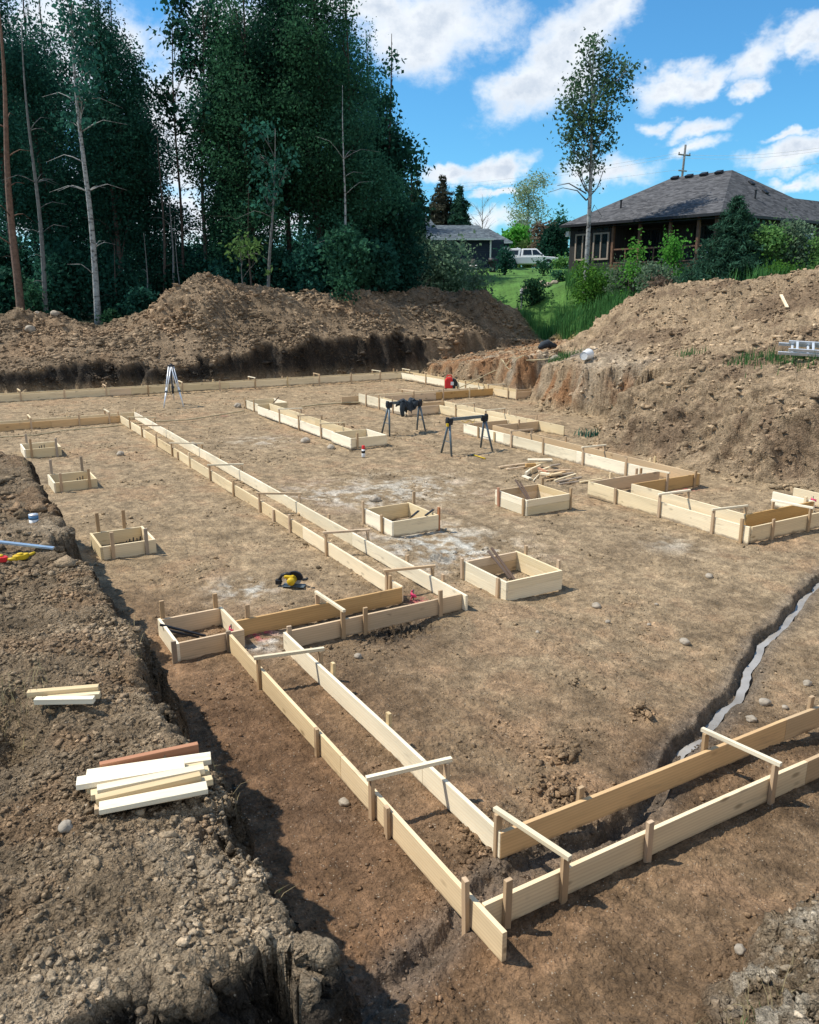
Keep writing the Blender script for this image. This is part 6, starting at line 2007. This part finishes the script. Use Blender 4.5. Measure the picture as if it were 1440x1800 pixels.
azw = t.math('ADD', az, t.math('MULTIPLY', t.math('SUBTRACT', ws.outputs[0], .5), .13)); elw = t.math('ADD', el, t.math('MULTIPLY', t.math('SUBTRACT', ws.outputs[1], .5), .075))


def azel(x, y):
    a, b, c, f = ray(x, y); n = math.sqrt(a * a + b * b + c * c)
    return math.atan2(a, b), math.asin(c / n)


grp = bpy.data.node_groups.new('cloud_puff', 'ShaderNodeTree')
for nm, io in (('az', 'INPUT'), ('el', 'INPUT'), ('caz', 'INPUT'), ('cel', 'INPUT'), ('rx', 'INPUT'), ('ry', 'INPUT'), ('cos', 'INPUT'), ('sin', 'INPUT'), ('d', 'OUTPUT')):
    grp.interface.new_socket(nm, in_out=io, socket_type='NodeSocketFloat')
gt = WT(grp); gi = gt.add('NodeGroupInput').outputs; go = gt.add('NodeGroupOutput')
dx = gt.math('SUBTRACT', gi['az'], gi['caz']); dy = gt.math('SUBTRACT', gi['el'], gi['cel'])
ux = gt.math('DIVIDE', gt.math('ADD', gt.math('MULTIPLY', dx, gi['cos']), gt.math('MULTIPLY', dy, gi['sin'])), gi['rx'])
uy = gt.math('DIVIDE', gt.math('SUBTRACT', gt.math('MULTIPLY', dy, gi['cos']), gt.math('MULTIPLY', dx, gi['sin'])), gi['ry'])
dd = gt.math('SUBTRACT', 1.0, gt.math('SQRT', gt.math('ADD', gt.math('MULTIPLY', ux, ux), gt.math('MULTIPLY', uy, uy))))
gt.link(dd, go.inputs['d'])
PUFFS = [(745, 55, 190, 95, 0, 1), (640, 20, 120, 60, 0, 1), (985, 95, 165, 85, 35, 1), (1090, 10, 120, 60, 25, 1), (930, 150, 75, 42, 10, 1), (1215, 132, 105, 36, 22, .95), (1330, 95, 120, 42, 12, .95), (1425, 75, 70, 40, 0, .95), (1284, 154, 44, 22, 10, .9),
         (1080, 300, 150, 42, 4, .72), (1210, 262, 70, 22, 5, .85), (1215, 228, 80, 24, 8, .75), (1150, 215, 50, 22, 0, .35), (1400, 275, 95, 30, 8, .85), (1425, 320, 55, 18, 10, .9), (1390, 243, 60, 14, 5, .5), (865, 298, 75, 26, 12, .9), (780, 300, 60, 24, 0, .8), (775, 288, 28, 18, 0, .7), (868, 334, 50, 14, 10, .75),
         (320, 210, 150, 190, 0, .95), (180, 330, 120, 90, 0, .9), (60, 80, 260, 150, 0, .9), (430, 60, 200, 90, 0, .9), (330, 390, 170, 90, 0, .9), (90, 380, 120, 60, 0, .8), (480, 400, 120, 40, 0, .8), (860, 372, 90, 30, 0, .35)]
acc = None
for (x, y, rx, ry, rot, wgt) in PUFFS:
    a, e_ = azel(x, y); k = FPX
    a1, e1 = azel(x + rx, y); a2, e2 = azel(x, y - ry)
    g = t.add('ShaderNodeGroup'); g.node_tree = grp
    t.link(azw, g.inputs['az']); t.link(elw, g.inputs['el'])
    for nm, v in (('caz', a), ('cel', e_), ('rx', abs(a1 - a)), ('ry', abs(e2 - e_)), ('cos', math.cos(R(rot))), ('sin', math.sin(R(rot)))): g.inputs[nm].default_value = v
    d = t.math('SUBTRACT', g.outputs[0], (1 - wgt) * .55 - .12)
    acc = d if acc is None else t.math('MAXIMUM', acc, d)
# unseen cloud added behind the viewer as white fill on camera-facing faces
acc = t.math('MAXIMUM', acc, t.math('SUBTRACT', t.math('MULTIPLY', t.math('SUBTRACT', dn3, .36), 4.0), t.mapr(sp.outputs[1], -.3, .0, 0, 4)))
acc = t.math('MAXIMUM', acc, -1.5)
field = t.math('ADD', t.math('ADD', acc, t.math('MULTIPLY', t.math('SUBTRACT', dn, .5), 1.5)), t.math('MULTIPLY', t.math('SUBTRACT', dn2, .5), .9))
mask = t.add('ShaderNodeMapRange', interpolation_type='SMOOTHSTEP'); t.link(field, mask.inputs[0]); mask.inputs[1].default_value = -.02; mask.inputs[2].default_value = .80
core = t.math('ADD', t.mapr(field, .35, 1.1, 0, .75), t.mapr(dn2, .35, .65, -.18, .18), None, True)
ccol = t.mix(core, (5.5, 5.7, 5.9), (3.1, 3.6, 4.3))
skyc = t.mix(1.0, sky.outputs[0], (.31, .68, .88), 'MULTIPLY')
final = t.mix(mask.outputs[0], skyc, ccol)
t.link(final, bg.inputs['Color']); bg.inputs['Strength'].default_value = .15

S.view_settings.view_transform = 'Standard'; S.view_settings.look = 'None'; S.view_settings.gamma = 1; S.view_settings.exposure = 0.33
S.render.engine = 'CYCLES'
S.cycles.max_bounces = 6; S.cycles.transparent_max_bounces = 8; S.cycles.diffuse_bounces = 3
try:
    S.cycles.use_denoising = True
except Exception: pass
